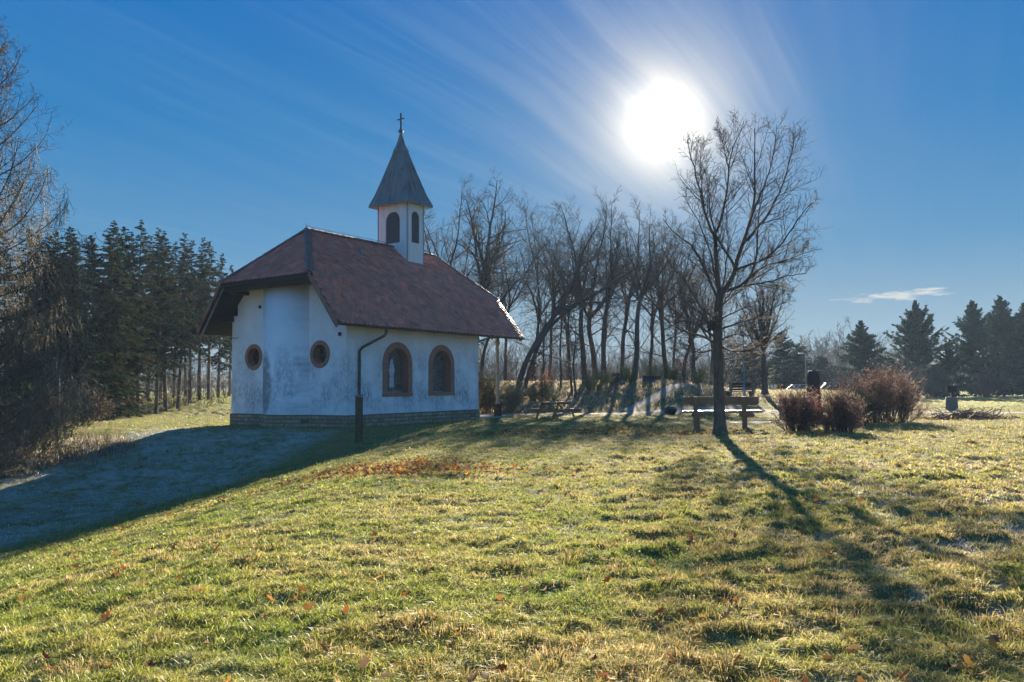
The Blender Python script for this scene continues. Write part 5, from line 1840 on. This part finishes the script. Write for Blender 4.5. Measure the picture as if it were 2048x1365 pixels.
REDTW = mottled('reddish bush twigs', (0.085, 0.045, 0.035), (0.17, 0.095, 0.075), 5, 0.7, bump=0.0)
BROOMG = mottled('green broom twigs', (0.085, 0.105, 0.04), (0.17, 0.19, 0.075), 4, 0.7, bump=0.0)
STRAWM = mottled('dry straw stems', (0.24, 0.18, 0.10), (0.42, 0.34, 0.21), 5, 0.8, bump=0.0)


pos = ground_px


def P3(u, v, Y):
    p = at(u, v, Y)
    return np.array([p[0], Y, gz(p[0], Y)])


def build_shrubs():
    RP = [(.25, .13, .095), (.32, .18, .135), (.18, .095, .075), (.34, .22, .15)]
    shrub('shrub', pos(1597, 862), .70, .62, 1.22, 501, 'small russet twiggy shrub at the end of the plank bench', 110, REDTW, RP, 5200, .034, base=.55, upright=.2)
    shrub('shrub', pos(1680, 866), .66, .62, 1.2, 502, 'rounded russet shrub in front of the big hedge, second from the plank bench', 110, REDTW, RP, 5200, .034, base=.55, upright=.2)
    shrub('shrub', pos(1768, 846), 1.46, 1.15, 1.74, 503, 'largest russet shrub, broad and dome shaped, facing the stone pedestal', 190, REDTW, RP, 12000, .042, base=.6, upright=.2)
    shrub('shrub', pos(1716, 852), .62, .6, 1.25, 504, 'dark green shrub squeezed between the russet ones', 50, TWIG, [(.035, .06, .025), (.06, .09, .035), (.09, .11, .04)], 3600, .05, leafmat=NEEDLE)
    t = shrub('shrub', P3(1628, 840, 26.0), .34, .3, 1.28, 505, 'slender shrub with bright red leaves in front of the carved stump', 9, REDTW, [(.38, .07, .03), (.30, .05, .03)], 320, .055, m=(5, 3))
    # dry bare shrubs under the spruces beyond the meadow
    for i, (u, Y, r, h, lab) in enumerate(((1800, 78, 3.0, 3.6, 'grey leafless thicket in front of the broad open spruce'), (1868, 80, 2.6, 3.4, 'grey leafless thicket behind the stone pedestal'), (1975, 82, 2.6, 3.0, 'leafless thicket at the foot of the tallest dark spruce'), (1700, 76, 2.2, 2.6, 'leafless thicket below the bushy blue-green spruce'))):
        shrub('thicket', P3(u, 790, Y), r, r * .7, h, 520 + i, lab, 46, TWIG, None, 0, minr=.014, rad=.03, m=(7, 6))
    # broom on the bank
    G = 'broom bushes on the bank'
    for i, (u, v, Y, r, h, lab) in enumerate(((1098, 778, 47.5, .95, 1.25, 'green broom bush on the bank straight above the picnic table'), (1068, 776, 48, .7, .9, 'low broom bush on the bank beside the leaning trunk'), (1186, 774, 50, .85, 1.25, 'green broom bush at the foot of the pale upright tree'), (1216, 776, 50.5, .8, 1.0, 'broom bush just before the dark stone block'), (1262, 776, 50, .7, 1.4, 'tall broom bush between the two stone blocks'), (1302, 766, 53, .8, 1.5, 'pointed broom bush behind the low stone block'), (1334, 768, 53, .9, 1.3, 'green broom bush beside the trail, wider than tall'), (1352, 770, 52, .6, 1.0, 'small broom bush at the top of the trail'), (1402, 772, 51, .75, 1.3, 'dark broom bush just past the forked trunk'))):
        shrub('broom_bush', P3(u, v, Y), r, r * .8, h, 540 + i, lab, 42, BROOMG, None, 0, group=G, upright=1.6, minr=.0065, rad=.010, m=(7, 4), base=.25, cat='bush')
    # sunlit bush behind the porch
    shrub('bush', P3(975, 822, 43.6), .95, .8, 2.1, 560, 'yellow-green leafy bush behind the porch post', 55, TWIG, [(.20, .20, .05), (.27, .24, .07), (.12, .14, .04)], 3000, .06, upright=.8, minr=.008)
    shrub('bush', P3(1022, 826, 44.6), 1.0, .8, 1.5, 561, 'low straw-coloured bush at the foot of the bank past the porch', 55, STRAWM, [(.30, .24, .10), (.22, .20, .07)], 1500, .06, upright=.6, minr=.008)
    # brambles and an evergreen bush at the lawn margin
    shrub('bramble_bush', pos(40, 925), 1.9, 1.5, 1.75, 570, 'dark green bramble bush under the larch', 70, TWIG, [(.03, .05, .025), (.05, .075, .035), (.10, .11, .08)], 5200, .055, upright=.1, leafmat=NEEDLE, cat='bush')
    shrub('bramble_bush', pos(-30, 955), 1.5, 1.2, 1.4, 571, 'dry brown bramble bush at the photo edge under the larch', 60, TWIGL, [(.16, .10, .06), (.08, .08, .05)], 1500, .05, upright=.2, cat='bush')
    shrub('shrub', pos(150, 852), 1.5, 1.2, 1.6, 572, 'dark thorny shrub at the foot of the conifer belt behind the sapling', 60, TWIG, [(.035, .05, .025), (.12, .07, .04)], 2200, .07, minr=.008)
    shrub('shrub', pos(60, 880), 1.7, 1.2, 1.9, 573, 'dark evergreen shrub behind the bramble bush', 60, TWIG, [(.03, .05, .022), (.05, .075, .03)], 4200, .08, leafmat=NEEDLE)
    # dead weed stalks
    rng = np.random.default_rng(31)
    for i, (u, v, h, lab) in enumerate(((172, 902, 1.0, 'tall dead weed with rusty seed head beside the sapling'), (198, 898, 1.25, 'tallest dead weed leaning over the lawn margin'), (214, 900, 1.1, 'dead weed with bent tips at the end of the rough strip'), (236, 888, .85, 'dead weed standing nearest the chapel shadow'), (152, 900, .5, 'short dead weed near the wooden stake'))):
        p = pos(u, v)
        shrub('weed', p, .16, .14, h, 580 + i, lab, 5, STRAWM if i != 2 else TWIGL, [(.26, .12, .06), (.20, .13, .08)], 60, .04, group='dead weeds at the lawn margin', upright=2.0, minr=.0035, rad=.006, m=(4, 3), base=.3, cat='weed')


build_shrubs()


def build_rough():
    """rank dry grass along the left margin and rough litter on the bank: uncountable"""
    rng = np.random.default_rng(41)

    def blades(cx, cy, n, h, spread, palette, name):
        N = len(cx) * n
        k = np.repeat(np.arange(len(cx)), n)
        az = rng.uniform(0, 6.28, N); rr = np.abs(rng.normal(0, spread, N))
        x, y = cx[k] + np.cos(az) * rr, cy[k] + np.sin(az) * rr
        z = H(x, y) - .02
        hh = (h[k] if np.ndim(h) else h) * rng.uniform(.5, 1.2, N)
        la = az + rng.normal(0, .6, N); ln = rng.uniform(.2, 1.1, N)
        w = (.003 + .0005 * np.hypot(x, y)) * rng.uniform(.7, 1.3, N); fa = rng.uniform(0, 3.14, N)
        f = np.stack([np.cos(fa) * w / 2, np.sin(fa) * w / 2, 0 * w], -1)
        p0 = np.stack([x, y, z], -1); l = np.stack([np.cos(la) * ln, np.sin(la) * ln, 0 * ln], -1)
        m1 = p0 + (l * .35 + [0, 0, .75]) * hh[:, None]; tip = p0 + (l * 1.0 + [0, 0, .8]) * hh[:, None]
        V = np.stack([p0 - f, p0 + f, m1 - f * .8, m1 + f * .8, tip], 1)
        pal = np.array(palette); c = pal[rng.integers(0, len(pal), N)] * rng.uniform(.7, 1.2, (N, 1))
        b = np.arange(N)[:, None] * 5
        o = mesh_np(name, V.reshape(-1, 3), [b + np.array([[0, 1, 3, 2]]), b + np.array([[2, 3, 4]])], BLADE, col=np.repeat(c, 5, 0))
        tag(o, kind='stuff')
    # left margin strip
    n = 330
    t = rng.random(n)
    cs = [ground_px(250 - 270 * q + rng.normal(0, 8), 893 + 42 * q + rng.normal(0, 9)) for q in t]
    cx = np.array([q[0] for q in cs]); cy = np.array([q[1] for q in cs])
    blades(cx, cy, 42, np.full(n, .24) * rng.uniform(.5, 1.4, n), .16, [(.40, .32, .18), (.30, .22, .12), (.48, .42, .30), (.20, .18, .08), (.52, .52, .50)], 'dry_grass')
    # tussocks standing up out of the mown lawn
    n = 1500
    d = 1 / (1 / 3.4 - rng.random(n) * (1 / 3.4 - 1 / 30.0)); a = rng.uniform(-R(38), R(38), n)
    cx, cy = d * np.sin(a), d * np.cos(a)
    k = (smooth_mask(cx, cy) < .2) & (perlin(cx * .5, cy * .6, 61) + .7 * sstep((cx + 1) / 5) > .2)
    cx, cy = cx[k], cy[k]
    blades(cx, cy, 60, rng.uniform(.05, .105, len(cx)), .055, [(.40, .30, .13), (.30, .24, .08), (.46, .36, .18), (.22, .21, .05), (.36, .25, .10)], 'tussock_grass')
    # bank under the wood
    n = 2600
    cx = rng.uniform(-6, 15, n); cy = rng.uniform(44, 60, n)
    k = smooth_mask(cx, cy) < .3
    cx, cy = cx[k], cy[k]
    blades(cx, cy, 14, np.full(len(cx), .22), .22, [(.36, .27, .15), (.26, .19, .10), (.44, .38, .28), (.18, .17, .07), (.46, .47, .48)], 'rough_grass')
    # twiggy undergrowth in the wood and along the conifers
    def brush(x, y, hmin, hmax, name, mat, r):
        K = len(x)
        P = np.stack([x, y, Hb(x, y) - .05], -1)
        D = nz(np.stack([rng.normal(0, .28, K), rng.normal(0, .28, K), np.ones(K)], -1))
        s = grow(P, D, rng.uniform(hmin, hmax, K), 6, rng, .12, .0); sr = taper(np.full(K, r), 6, .4)
        p, d, l, q = sprout(s, sr, 6, rng, .2, 1, 25, 60, .4, .4, .7)
        s2 = grow(p, d, l, 4, rng, .12, .03); sr2 = taper(np.full(len(p), r * .7), 4, .6)
        v, f = tubes([(s, sr, 3), (s2, sr2, 3)])
        tag(mesh_np(name, v, [f], mat, smooth=True), kind='stuff')
    n = 620
    brush(rng.uniform(-9, 20, n), rng.uniform(57, 80, n), .8, 3.0, 'undergrowth', TWIG, .011)
    n = 420
    brush(np.concatenate([rng.uniform(-24, -19.8, n // 2), rng.uniform(-22.5, -18.2, n - n // 2)]), np.concatenate([rng.uniform(33, 50, n // 2), rng.uniform(48, 64, n - n // 2)]), .4, 1.5, 'undergrowth', TWIG, .011)
    # far wood: one mass beyond the bank and behind the car park
    n = 3200
    u = rng.uniform(780, 1900, n); Y = rng.uniform(98, 175, n)
    x = (u - 1024) / 1597 * Y
    brush(x, Y, 3.0, 8.0, 'far_wood', TWIG, .032)
    n = 500
    x = rng.uniform(-62, -26, n); Y = rng.uniform(70, 120, n)
    brush(x, Y, 2.0, 5.5, 'far_wood', TWIG, .03)


build_rough()


# ------------------------------------------------------------------ furniture and stones
def build_objects():
    # post in front of the chapel
    b = pos(718, 886)
    t = empty('wooden_post', b, R(-14), 'weathered square timber post with metal cap standing before the chapel corner', 'post')
    m = MB()
    m.box((-.052, 0, .66), (.098, .15, 1.56)).box((.052, 0, .66), (.098, .146, 1.55))
    m.build('shaft', POSTWOOD, t, bevel=.008, merge=False)
    c = MB()
    c.add([(-.125, -.10, 1.44), (.125, -.10, 1.44), (.125, .10, 1.50), (-.125, .10, 1.50), (-.125, -.10, 1.46), (.125, -.10, 1.46), (.125, .10, 1.52), (-.125, .10, 1.52)], [(3, 2, 1, 0), (4, 5, 6, 7), (0, 1, 5, 4), (1, 2, 6, 5), (2, 3, 7, 6), (3, 0, 4, 7)])
    c.build('cap', ZINC, t, bevel=.003)

    # plank bench seen from behind: local x along the bench, y towards the front
    Y = 26.0
    l, r_ = at(1368, 860, Y), at(1517, 860, Y)
    cx = (l[0] + r_[0]) / 2
    t = empty('bench', (cx, Y, gz(cx, Y)), R(-7), 'plank bench with one broad backboard behind the forked tree', 'bench')
    lift = .02
    W = 2.42
    bk = MB()
    n = 26
    rg = random.Random(3)
    top = [(-W / 2 + W * k / n, 1.03 + lift + rg.uniform(-.004, .003)) for k in range(n + 1)]
    bot = [(-W / 2 + W * k / n, .775 + lift + rg.uniform(-.012, .01) - (.03 if 3 <= k <= 6 else 0)) for k in range(n + 1)]
    bk.prism(bot + top[::-1], lambda p: (p[0], .055, p[1]), lambda p: (p[0], .125, p[1]))
    bk.build('backrest', BENCHWOOD, t)
    se = MB()
    out = [(-W / 2 + .02, .10), (W / 2 + .08, .10), (W / 2 + .16, .22), (W / 2 + .13, .46), (W / 2 - .02, .55), (-W / 2 + .10, .55), (-W / 2, .45)]
    se.prism(out, lambda p: (p[0], p[1], .50 + lift), lambda p: (p[0], p[1], .575 + lift))
    se.build('seat', SEATWOOD, t, bevel=.012, seg=2)
    for x in (-.80, .73):
        MB().bar((x, .02, -.15), (x, -.03, 1.03 + lift), .125, .10, up=(0, 1, 0)).build('back_post', BENCHWOOD, t, bevel=.008)
        MB().bar((x + .10, .40, -.15), (x + .10, .40, .47 + lift), .115, .11, up=(0, 1, 0)).build('leg', BENCHWOOD, t, bevel=.008)
        MB().box((x + .12, .22, .43 + lift), (.40, .50, .12)).build('bracket', BENCHWOOD, t, bevel=.01)

    # picnic table: local x along the table
    b = np.array([1.92, 35.9, 0.0]); b[2] = gz(*b[:2])
    t = empty('picnic_table', b, R(50), 'brown timber picnic table with attached benches between chapel porch and boulder', 'picnic table')
    for k in range(5):
        MB().box((0, -.30 + k * .15, .755), (1.85, .14, .04)).build('table_plank', TABLEWOOD, t, bevel=.005)
    for sgn in (-1, 1):
        s = MB()
        s.box((0, sgn * .68, .455), (1.85, .13, .04)).box((0, sgn * .82, .455), (1.85, .13, .04))
        s.build('seat', TABLEWOOD, t, bevel=.005)
    for x in (-.62, .62):
        for sgn in (-1, 1):
            MB().bar((x, sgn * .66, -.08), (x, sgn * .26, .73), .045, .105, up=(1, 0, 0)).build('leg', TABLEWOOD, t, bevel=.004)
        MB().box((x + .05, 0, .385), (.045, 1.86, .11)).build('seat_beam', TABLEWOOD, t, bevel=.004)
        MB().box((x + .05, 0, .69), (.045, .78, .085)).build('top_beam', TABLEWOOD, t, bevel=.004)
        MB().bar((x * .93, 0, .42), (x * .25, 0, .72), .045, .07, up=(0, 1, 0)).build('brace', TABLEWOOD, t, bevel=.003)

    # slatted park bench on the crest
    b = P3(1481, 783, 44.0)
    t = empty('park_bench', b, R(6), 'dark slatted park bench on concrete feet beside the grey pole', 'bench')
    for k, z in enumerate((.55, .70, .85)):
        MB().box((.12, .03 - .03 * k, z), (1.52, .035, .105)).build('back_slat', DARKWOOD, t, bevel=.006)
    for k in range(3):
        MB().box((-.02, .14 + .15 * k, .44), (1.75, .125, .045)).build('seat_slat', DARKWOOD, t, bevel=.006)
    for x in (-.55, .72):
        prof = [(-.10, -.08), (.42, -.08), (.36, .10), (.50, .30), (.60, .415), (.02, .415), (-.02, .62), (-.06, .92), (-.12, .92), (-.09, .5), (.04, .22)]
        MB().prism(prof, lambda p, x=x: (x - .055, p[0], p[1]), lambda p, x=x: (x + .055, p[0], p[1])).build('foot', STONE, t, bevel=.01)

    # grey pole with small lamp head by the park bench
    b = P3(1489, 788, 42.6)
    t = empty('lamp_post', b, 0, 'grey metal lamp post standing before the slatted park bench', 'lamp post')
    MB().tube([(0, 0, -.1), (0, 0, .9), (0, 0, .9), (0, 0, 3.6)], [.062, .062, .045, .038], 12).build('pole', GALV, t)
    m = MB().lathe([(.04, 0), (.13, .05), (.16, .12), (.15, .16), (.05, .2), (.01, .2)], 14, (0, 0, 3.56))
    m.build('lamp_head', GALV, t)
    # far street lamp
    b = P3(1613, 790, 74)
    t = empty('street_lamp', b, 0, 'tall thin street lamp with bent arm beyond the crest', 'street lamp')
    zt = at(1611, 707, 74)[2] - b[2]
    MB().tube([(0, 0, -.1), (0, 0, zt - .15), (-.04, 0, zt - .03), (-.2, 0, zt)], [.06, .045, .04, .035], 8).build('pole', GALV, t)
    MB().lathe([(.02, -.07), (.13, -.05), (.16, 0), (.13, .05), (.03, .08)], 10, (-.42, 0, zt - .01), sx=1.7, sy=.8).build('lamp_head', PANEL, t)
    # small white sign
    b = P3(1547, 782, 58)
    t = empty('sign', b, 0, 'small white sign on a short post near the crest', 'sign')
    zt = at(1547, 773, 58)[2] - b[2]
    MB().box((0, 0, (zt + .06) / 2), (.06, .05, zt + .06)).build('post', GALV, t)
    for x in (-.14, .12):
        MB().box((x, -.04, zt - .03), (.17, .02, .30)).build('plate', PANEL, t, bevel=.004)

    # boulder
    def rock(name, loc, sx, sy, sz, seed, mat, sub=3, rough=.35):
        bm = bmesh.new()
        bmesh.ops.create_icosphere(bm, subdivisions=sub, radius=1)
        rg = np.random.default_rng(seed)
        planes = [(nz(rg.normal(0, 1, 3)), rg.uniform(.55, .95)) for _ in range(16)]
        for v in bm.verts:
            p = np.array(v.co)
            for nrm, d in planes:
                e = p @ nrm - d
                if e > 0: p = p - nrm * e
            p = p + rough * .06 * rg.normal(0, 1, 3)
            v.co = (p[0] * sx, p[1] * sy, p[2] * sz)
        me = bpy.data.meshes.new(name); bm.to_mesh(me); bm.free()
        o = link_mesh(name, me, mat); o.location = loc
        return o
    p = pos(1340, 830)
    o = rock('boulder', (p[0], p[1], p[2] + .13), .40, .34, .34, 5, ROCK)
    tag(o, 'dark angular boulder lying on the lawn beside the path', 'boulder')
    # stone blocks on the bank
    for i, (u, v, Y, w, h, lab) in enumerate(((1238, 772, 52.5, .95, .62, 'dark stone block half hidden in the broom'), (1304, 777, 51.0, 1.12, .40, 'low dark stone block with pale top beside the trail'))):
        b = P3(u, v, Y)
        t = empty('stone_block', b, R(4 + 6 * i), lab, 'stone block', 'stone blocks on the bank')
        MB().box((0, 0, h / 2 - .15), (w, .5, h + .3 - .05)).build('body', ROCK, t, bevel=.03)
        MB().box((0, 0, h - .012), (w + .02, .52, .055)).build('slab', STONE, t, bevel=.012)

    # carved stump
    Y = 36.0
    b = P3(1628, 800, Y)
    rng = np.random.default_rng(6)
    h = at(1628, 742, Y)[2] - b[2]
    n, rows = 28, 30
    V = []
    for i in range(rows):
        f = i / (rows - 1)
        w = np.interp(f, [0, .3, .52, .62, .72, .8, .93, 1.0], [.30, .30, .29, .265, .26, .28, .27, .20])
        for k in range(n):
            a = 2 * math.pi * k / n
            sq = 1 / max(abs(math.cos(a)), abs(math.sin(a))) ** .45
            rr = w * sq * (1 + .05 * float(perlin(np.array([math.cos(a) * 2.5 + f * 9]), np.array([math.sin(a) * 2.5 + 4.0 * f]), 71)[0]))
            V.append((rr * math.cos(a), rr * math.sin(a) * .85, -.15 + f * (h + .15) + (.02 * math.sin(a * 3) if i == rows - 1 else 0)))
    i = np.arange(rows - 1)[:, None] * n; j = np.arange(n)[None]; j2 = (j + 1) % n
    q = np.stack([i + j, i + j2, i + n + j2, i + n + j], -1).reshape(-1, 4)
    t = empty('carved_stump', b, 0, 'dark carved oak stump standing upright behind the russet shrubs', 'sculpture')
    mesh_np('body', np.array(V), [q, (np.arange(n) + (rows - 1) * n)[None]], BURNT, t, smooth=True)
    m = MB()
    for zz, xx, s in ((h * .86, -.24, .09), (h * .74, -.25, .07), (h * .60, -.27, .09), (h * .78, .20, .08), (h * .5, -.22, .07)):
        MB().lathe([(.01, -s), (s * .7, -s * .5), (s, 0), (s * .6, s * .6), (.01, s)], 9, (xx, -.05, zz)).build('carved_knot', BURNT, t)

    # stone trough with pebbles and an iron hoop
    b = P3(1592, 803, 33.5)
    b[0] += .05
    t = empty('stone_trough', b, R(3), 'pale stone trough filled with dark pebbles behind the small russet shrub', 'trough')
    zt = at(1592, 799, 33.5)[2] - b[2]
    m = MB()
    m.box((0, 0, zt / 2 - .1), (1.35, .6, zt + .2 - .0))
    m.build('basin', PAVEM, t, bevel=.03)
    m = MB(); rg = random.Random(8)
    for k in range(46):
        s = rg.uniform(.03, .065)
        m.lathe([(.005, -s * .6), (s * .8, -s * .3), (s, 0), (s * .7, s * .4), (.005, s * .6)], 7, (rg.uniform(-.58, .58), rg.uniform(-.22, .22), zt + s * .4), smooth=True)
    m.build('pebbles', ROCK, t, merge=False)
    tag(t.children[-1], kind='stuff')
    b2 = P3(1612, 800, 34.4)
    zt2 = at(1612, 785, 34.4)[2] - b2[2]
    m = MB().tube([(-.28 * math.cos(a) , 0, zt2 - .28 + .28 * math.sin(a)) if 0 < a < math.pi else ((-.28 if a <= 0 else .28), 0, -.1) for a in [-.1] + list(np.linspace(.05, 3.09, 11)) + [3.3]], .022, 6)
    o = m.build('iron_hoop', IRON)
    o.location = b2
    tag(o, 'bent iron hoop standing beside the carved stump', 'hoop')

    # stone pedestal with a tilted plate
    b = pos(1903, 820)
    t = empty('stone_pedestal', b, R(-24), 'rough stone pedestal with dark tilted panel on the right meadow', 'pedestal')
    o = MB()
    o.prism([(-.28, -.2), (.30, -.2), (.28, .35), (.25, .62), (-.24, .64), (-.27, .3)], lambda p: (p[0], -.2, p[1]), lambda p: (p[0], .2, p[1]))
    o.build('base', STONE, t, bevel=.03)
    MB().bar((.06, 0, .6), (.05, 0, 1.0), .12, .10, up=(0, 1, 0)).build('stem', DARKWOOD, t)
    MB().box((.05, -.04, 1.03), (.46, .05, .34), rot=Matrix.Rotation(R(-16), 3, 'X')).build('panel', DARKWOOD, t, bevel=.008)

    # heap of cut branches
    rng = np.random.default_rng(14)
    c = pos(1935, 838)
    K = 260
    px = rng.normal(0, .85, K); py = rng.normal(0, .4, K)
    hh = .30 * np.exp(-(px / 1.1) ** 2 - (py / .6) ** 2)
    P = np.stack([px, py, rng.random(K) * hh + .01], -1)
    D = np.stack([rng.normal(0, 1, K), rng.normal(0, .7, K), rng.normal(0, .18, K)], -1)
    s = grow(P, D, rng.uniform(.3, 1.0, K), 6, rng, .2, .0); s[..., 2] = np.clip(s[..., 2], .0, .45)
    v, f = tubes([(s, taper(rng.uniform(.008, .026, K), 6, .5), 4)])
    t = empty('brushwood_heap', c, R(8), 'brown heap of cut branches and litter in front of the stone pedestal', 'brush heap')
    mesh_np('branches', v, [f], TWIGL, t, smooth=True)
    P = np.stack([rng.normal(0, 1.0, 1600), rng.normal(0, .42, 1600), rng.random(1600) * .2], -1); P[:, 2] *= np.exp(-(P[:, 0] / 1.2) ** 2)
    V, F, C = leaf_quads(P, rng, .07, [(.14, .08, .045), (.20, .12, .06), (.09, .055, .035)])
    mesh_np('litter', V, [F], LEAF, t, C)
    # wooden stake by the sapling and pale scrap on the lawn
    b = pos(143, 880)
    o = MB().bar((0, 0, -.1), (.02, 0, .34), .05, .05, up=(0, 1, 0)).build('stake', POSTWOOD, bevel=.006)
    o.location = b
    tag(o, 'short reddish wooden stake beside the pale sapling', 'stake')
    b = pos(85, 1092)
    m = MB(); rg = random.Random(2)
    for k in range(7):
        a = k * .9
        p = Vector((math.cos(a) * .016, math.sin(a) * .016, .05))
        q = Vector((math.cos(a) * .045, math.sin(a) * .045, .066 + rg.uniform(-.015, .025)))
        s = Vector((-math.sin(a), math.cos(a), 0)) * .017
        m.add([p - s * .5, q - s, q + s, p + s * .5], [(0, 1, 2, 3)])
    o = m.build('blossom', mottled('pale pink petals', (.55, .42, .48), (.72, .60, .66), 20, .7, bump=0), merge=False)
    mm = MB().tube([(0, 0, -.02), (0, 0, .055)], .004, 5)
    st_ = mm.build('stem', BROOMG, o)
    o.location = b
    tag(o, 'single pale pink blossom on the lawn below the chapel shadow', 'flower')


build_objects()


def build_cars():
    def paint(name, c):
        m, T = new_mat(name)
        n = T.noise(obj_coord(T), 6, 3, .5)
        p = finish(T, T.mix(n, tuple(x * .9 for x in c), c), .35, None, spec=.5, metallic=.4)
        p.inputs['Coat Weight'].default_value = .7
        p.inputs['Coat Roughness'].default_value = .08
        return m
    SIL, BLU = paint('silver car paint', (.48, .50, .52)), paint('grey blue car paint', (.26, .31, .38))
    GL = mottled('car window glass', (.015, .02, .025), (.03, .035, .04), 3, .06, bump=0, spec=.8)
    RUB = mottled('tyre rubber', (.012, .012, .012), (.022, .022, .022), 9, .8, bump=.001)

    def car(loc, rz, L, W, hb, hr, cab, paintm, label):
        t = empty('parked_car', loc, rz, label, 'car', 'cars parked beyond the crest')
        def loft(secs, name, mat, par):
            n = len(secs[0]); V = [p for s in secs for p in s]
            F = [(i * n + k, i * n + (k + 1) % n, (i + 1) * n + (k + 1) % n, (i + 1) * n + k) for i in range(len(secs) - 1) for k in range(n)]
            m = MB().add(V, F, True); m.add(secs[0], [tuple(range(n - 1, -1, -1))]); m.add(secs[-1], [tuple(range(n))])
            return m.build(name, mat, par)
        def ring(x, w, z0, z1, r=.12):
            return [(x, -w / 2, z0 + r), (x, -w / 2 + r, z0), (x, w / 2 - r, z0), (x, w / 2, z0 + r), (x, w / 2, z1 - r), (x, w / 2 - r, z1), (x, -w / 2 + r, z1), (x, -w / 2, z1 - r)]
        h = L / 2
        body = loft([ring(-h, W * .8, .35, hb * .72, .05), ring(-h + .12, W * .95, .26, hb * .92), ring(-h + .9, W, .22, hb), ring(h - .9, W, .22, hb * .99), ring(h - .15, W * .95, .26, hb * .86), ring(h, W * .82, .36, hb * .66, .05)], 'body', paintm, t)
        a, b, c, d = cab
        cw = W * .90
        sec = lambda x, z, k: [(x, -cw / 2 * k, hb - .06), (x, cw / 2 * k, hb - .06), (x, cw / 2 * k * .86, z), (x, -cw / 2 * k * .86, z)]
        g = MB()
        Vb = [(a, -cw / 2, hb - .05), (a, cw / 2, hb - .05), (d, cw / 2, hb - .05), (d, -cw / 2, hb - .05), (b, -cw * .41, hr - .05), (b, cw * .41, hr - .05), (c, cw * .41, hr - .05), (c, -cw * .41, hr - .05)]
        g.add(Vb, [(3, 2, 1, 0), (4, 5, 6, 7), (0, 1, 5, 4), (1, 2, 6, 5), (2, 3, 7, 6), (3, 0, 4, 7)])
        g.build('windows', GL, t, bevel=.03)
        rf = MB().box(((b + c) / 2, 0, hr - .03), (c - b + .12, cw * .84, .07)).build('roof', paintm, t, bevel=.03)
        for s in (-1, 1):
            MB().bar((a, s * cw / 2, hb - .06), (b, s * cw * .412, hr - .04), .07, .06).build('pillar', paintm, t)
            MB().bar((d, s * cw / 2, hb - .06), (c, s * cw * .412, hr - .04), .07, .06).build('pillar', paintm, t)
            xm = (b + c) / 2
            MB().bar((xm, s * (cw / 2 - .005), hb - .06), (xm, s * cw * .415, hr - .04), .09, .05).build('pillar', paintm, t)
            MB().lathe([(.02, -.09), (.07, -.06), (.09, 0), (.07, .07), (.02, .09)], 8, (d - .25, s * (W / 2 + .09), hb + .06), sx=.7, sy=1.1).build('mirror', paintm, t)
            for x in (-h + .82, h - .85):
                wheel = MB()
                R0 = Matrix.Rotation(math.pi / 2, 3, 'X')
                nn = 20
                prof = [(.20, -.11), (.29, -.11), (.33, -.07), (.33, .07), (.29, .11), (.20, .11)]
                vs = [(x + r * math.cos(6.2832 * k / nn), s * (W / 2 - .10) + z, .33 + r * math.sin(6.2832 * k / nn)) for r, z in prof for k in range(nn)]
                wheel.add(vs, [(i * nn + k, i * nn + (k + 1) % nn, (i + 1) * nn + (k + 1) % nn, (i + 1) * nn + k) for i in range(5) for k in range(nn)], True)
                wo = wheel.build('wheel', RUB, t)
                rim = MB().add([(x + .21 * math.cos(6.2832 * k / nn), s * (W / 2 - .02), .33 + .21 * math.sin(6.2832 * k / nn)) for k in range(nn)], [tuple(range(nn))])
                rim.build('rim', GALV, wo)
        for s in (-1, 1):
            MB().box((h - .08, s * W * .36, hb * .74), (.10, .26, .13)).build('headlight', GALV, t, bevel=.03)
            MB().box((-h + .06, s * W * .38, hb * .76), (.08, .2, .16)).build('tail_light', mottled('red lamp glass' + str(s), (.25, .01, .01), (.35, .02, .02), 5, .2, bump=0), t, bevel=.02)
        return t
    p = at(1599, 769, 79); g = gz(p[0], 79); hr = p[2] - g
    car((p[0], 79, g), R(196), 4.2, 1.72, hr * .64, hr, (-1.75, -1.15, .35, 1.15), SIL, 'silver hatchback parked beyond the crest, seen left of the carved stump')
    p = at(1660, 766, 77); g = gz(p[0], 77); hr = p[2] - g
    car((p[0], 77, g), R(168), 4.5, 1.8, hr * .60, hr, (-2.1, -1.85, .45, 1.25), BLU, 'grey-blue estate car parked beyond the crest, glinting in the sun')


build_cars()


def build_haze():
    m, T = new_mat('thin winter haze')
    out = T.n('ShaderNodeOutputMaterial')
    v = T.n('ShaderNodeVolumePrincipled')
    v.inputs['Color'].default_value = (0.50, 0.72, 1.0, 1)
    v.inputs['Density'].default_value = HAZE
    v.inputs['Anisotropy'].default_value = 0.1
    T.link(v.outputs[0], out.inputs['Volume'])
    o = MB().box((0, 0, 6.5), (860, 860, 18.2)).build('haze', m)
    tag(o, kind='stuff')


HAZE = 0.00042
build_haze()
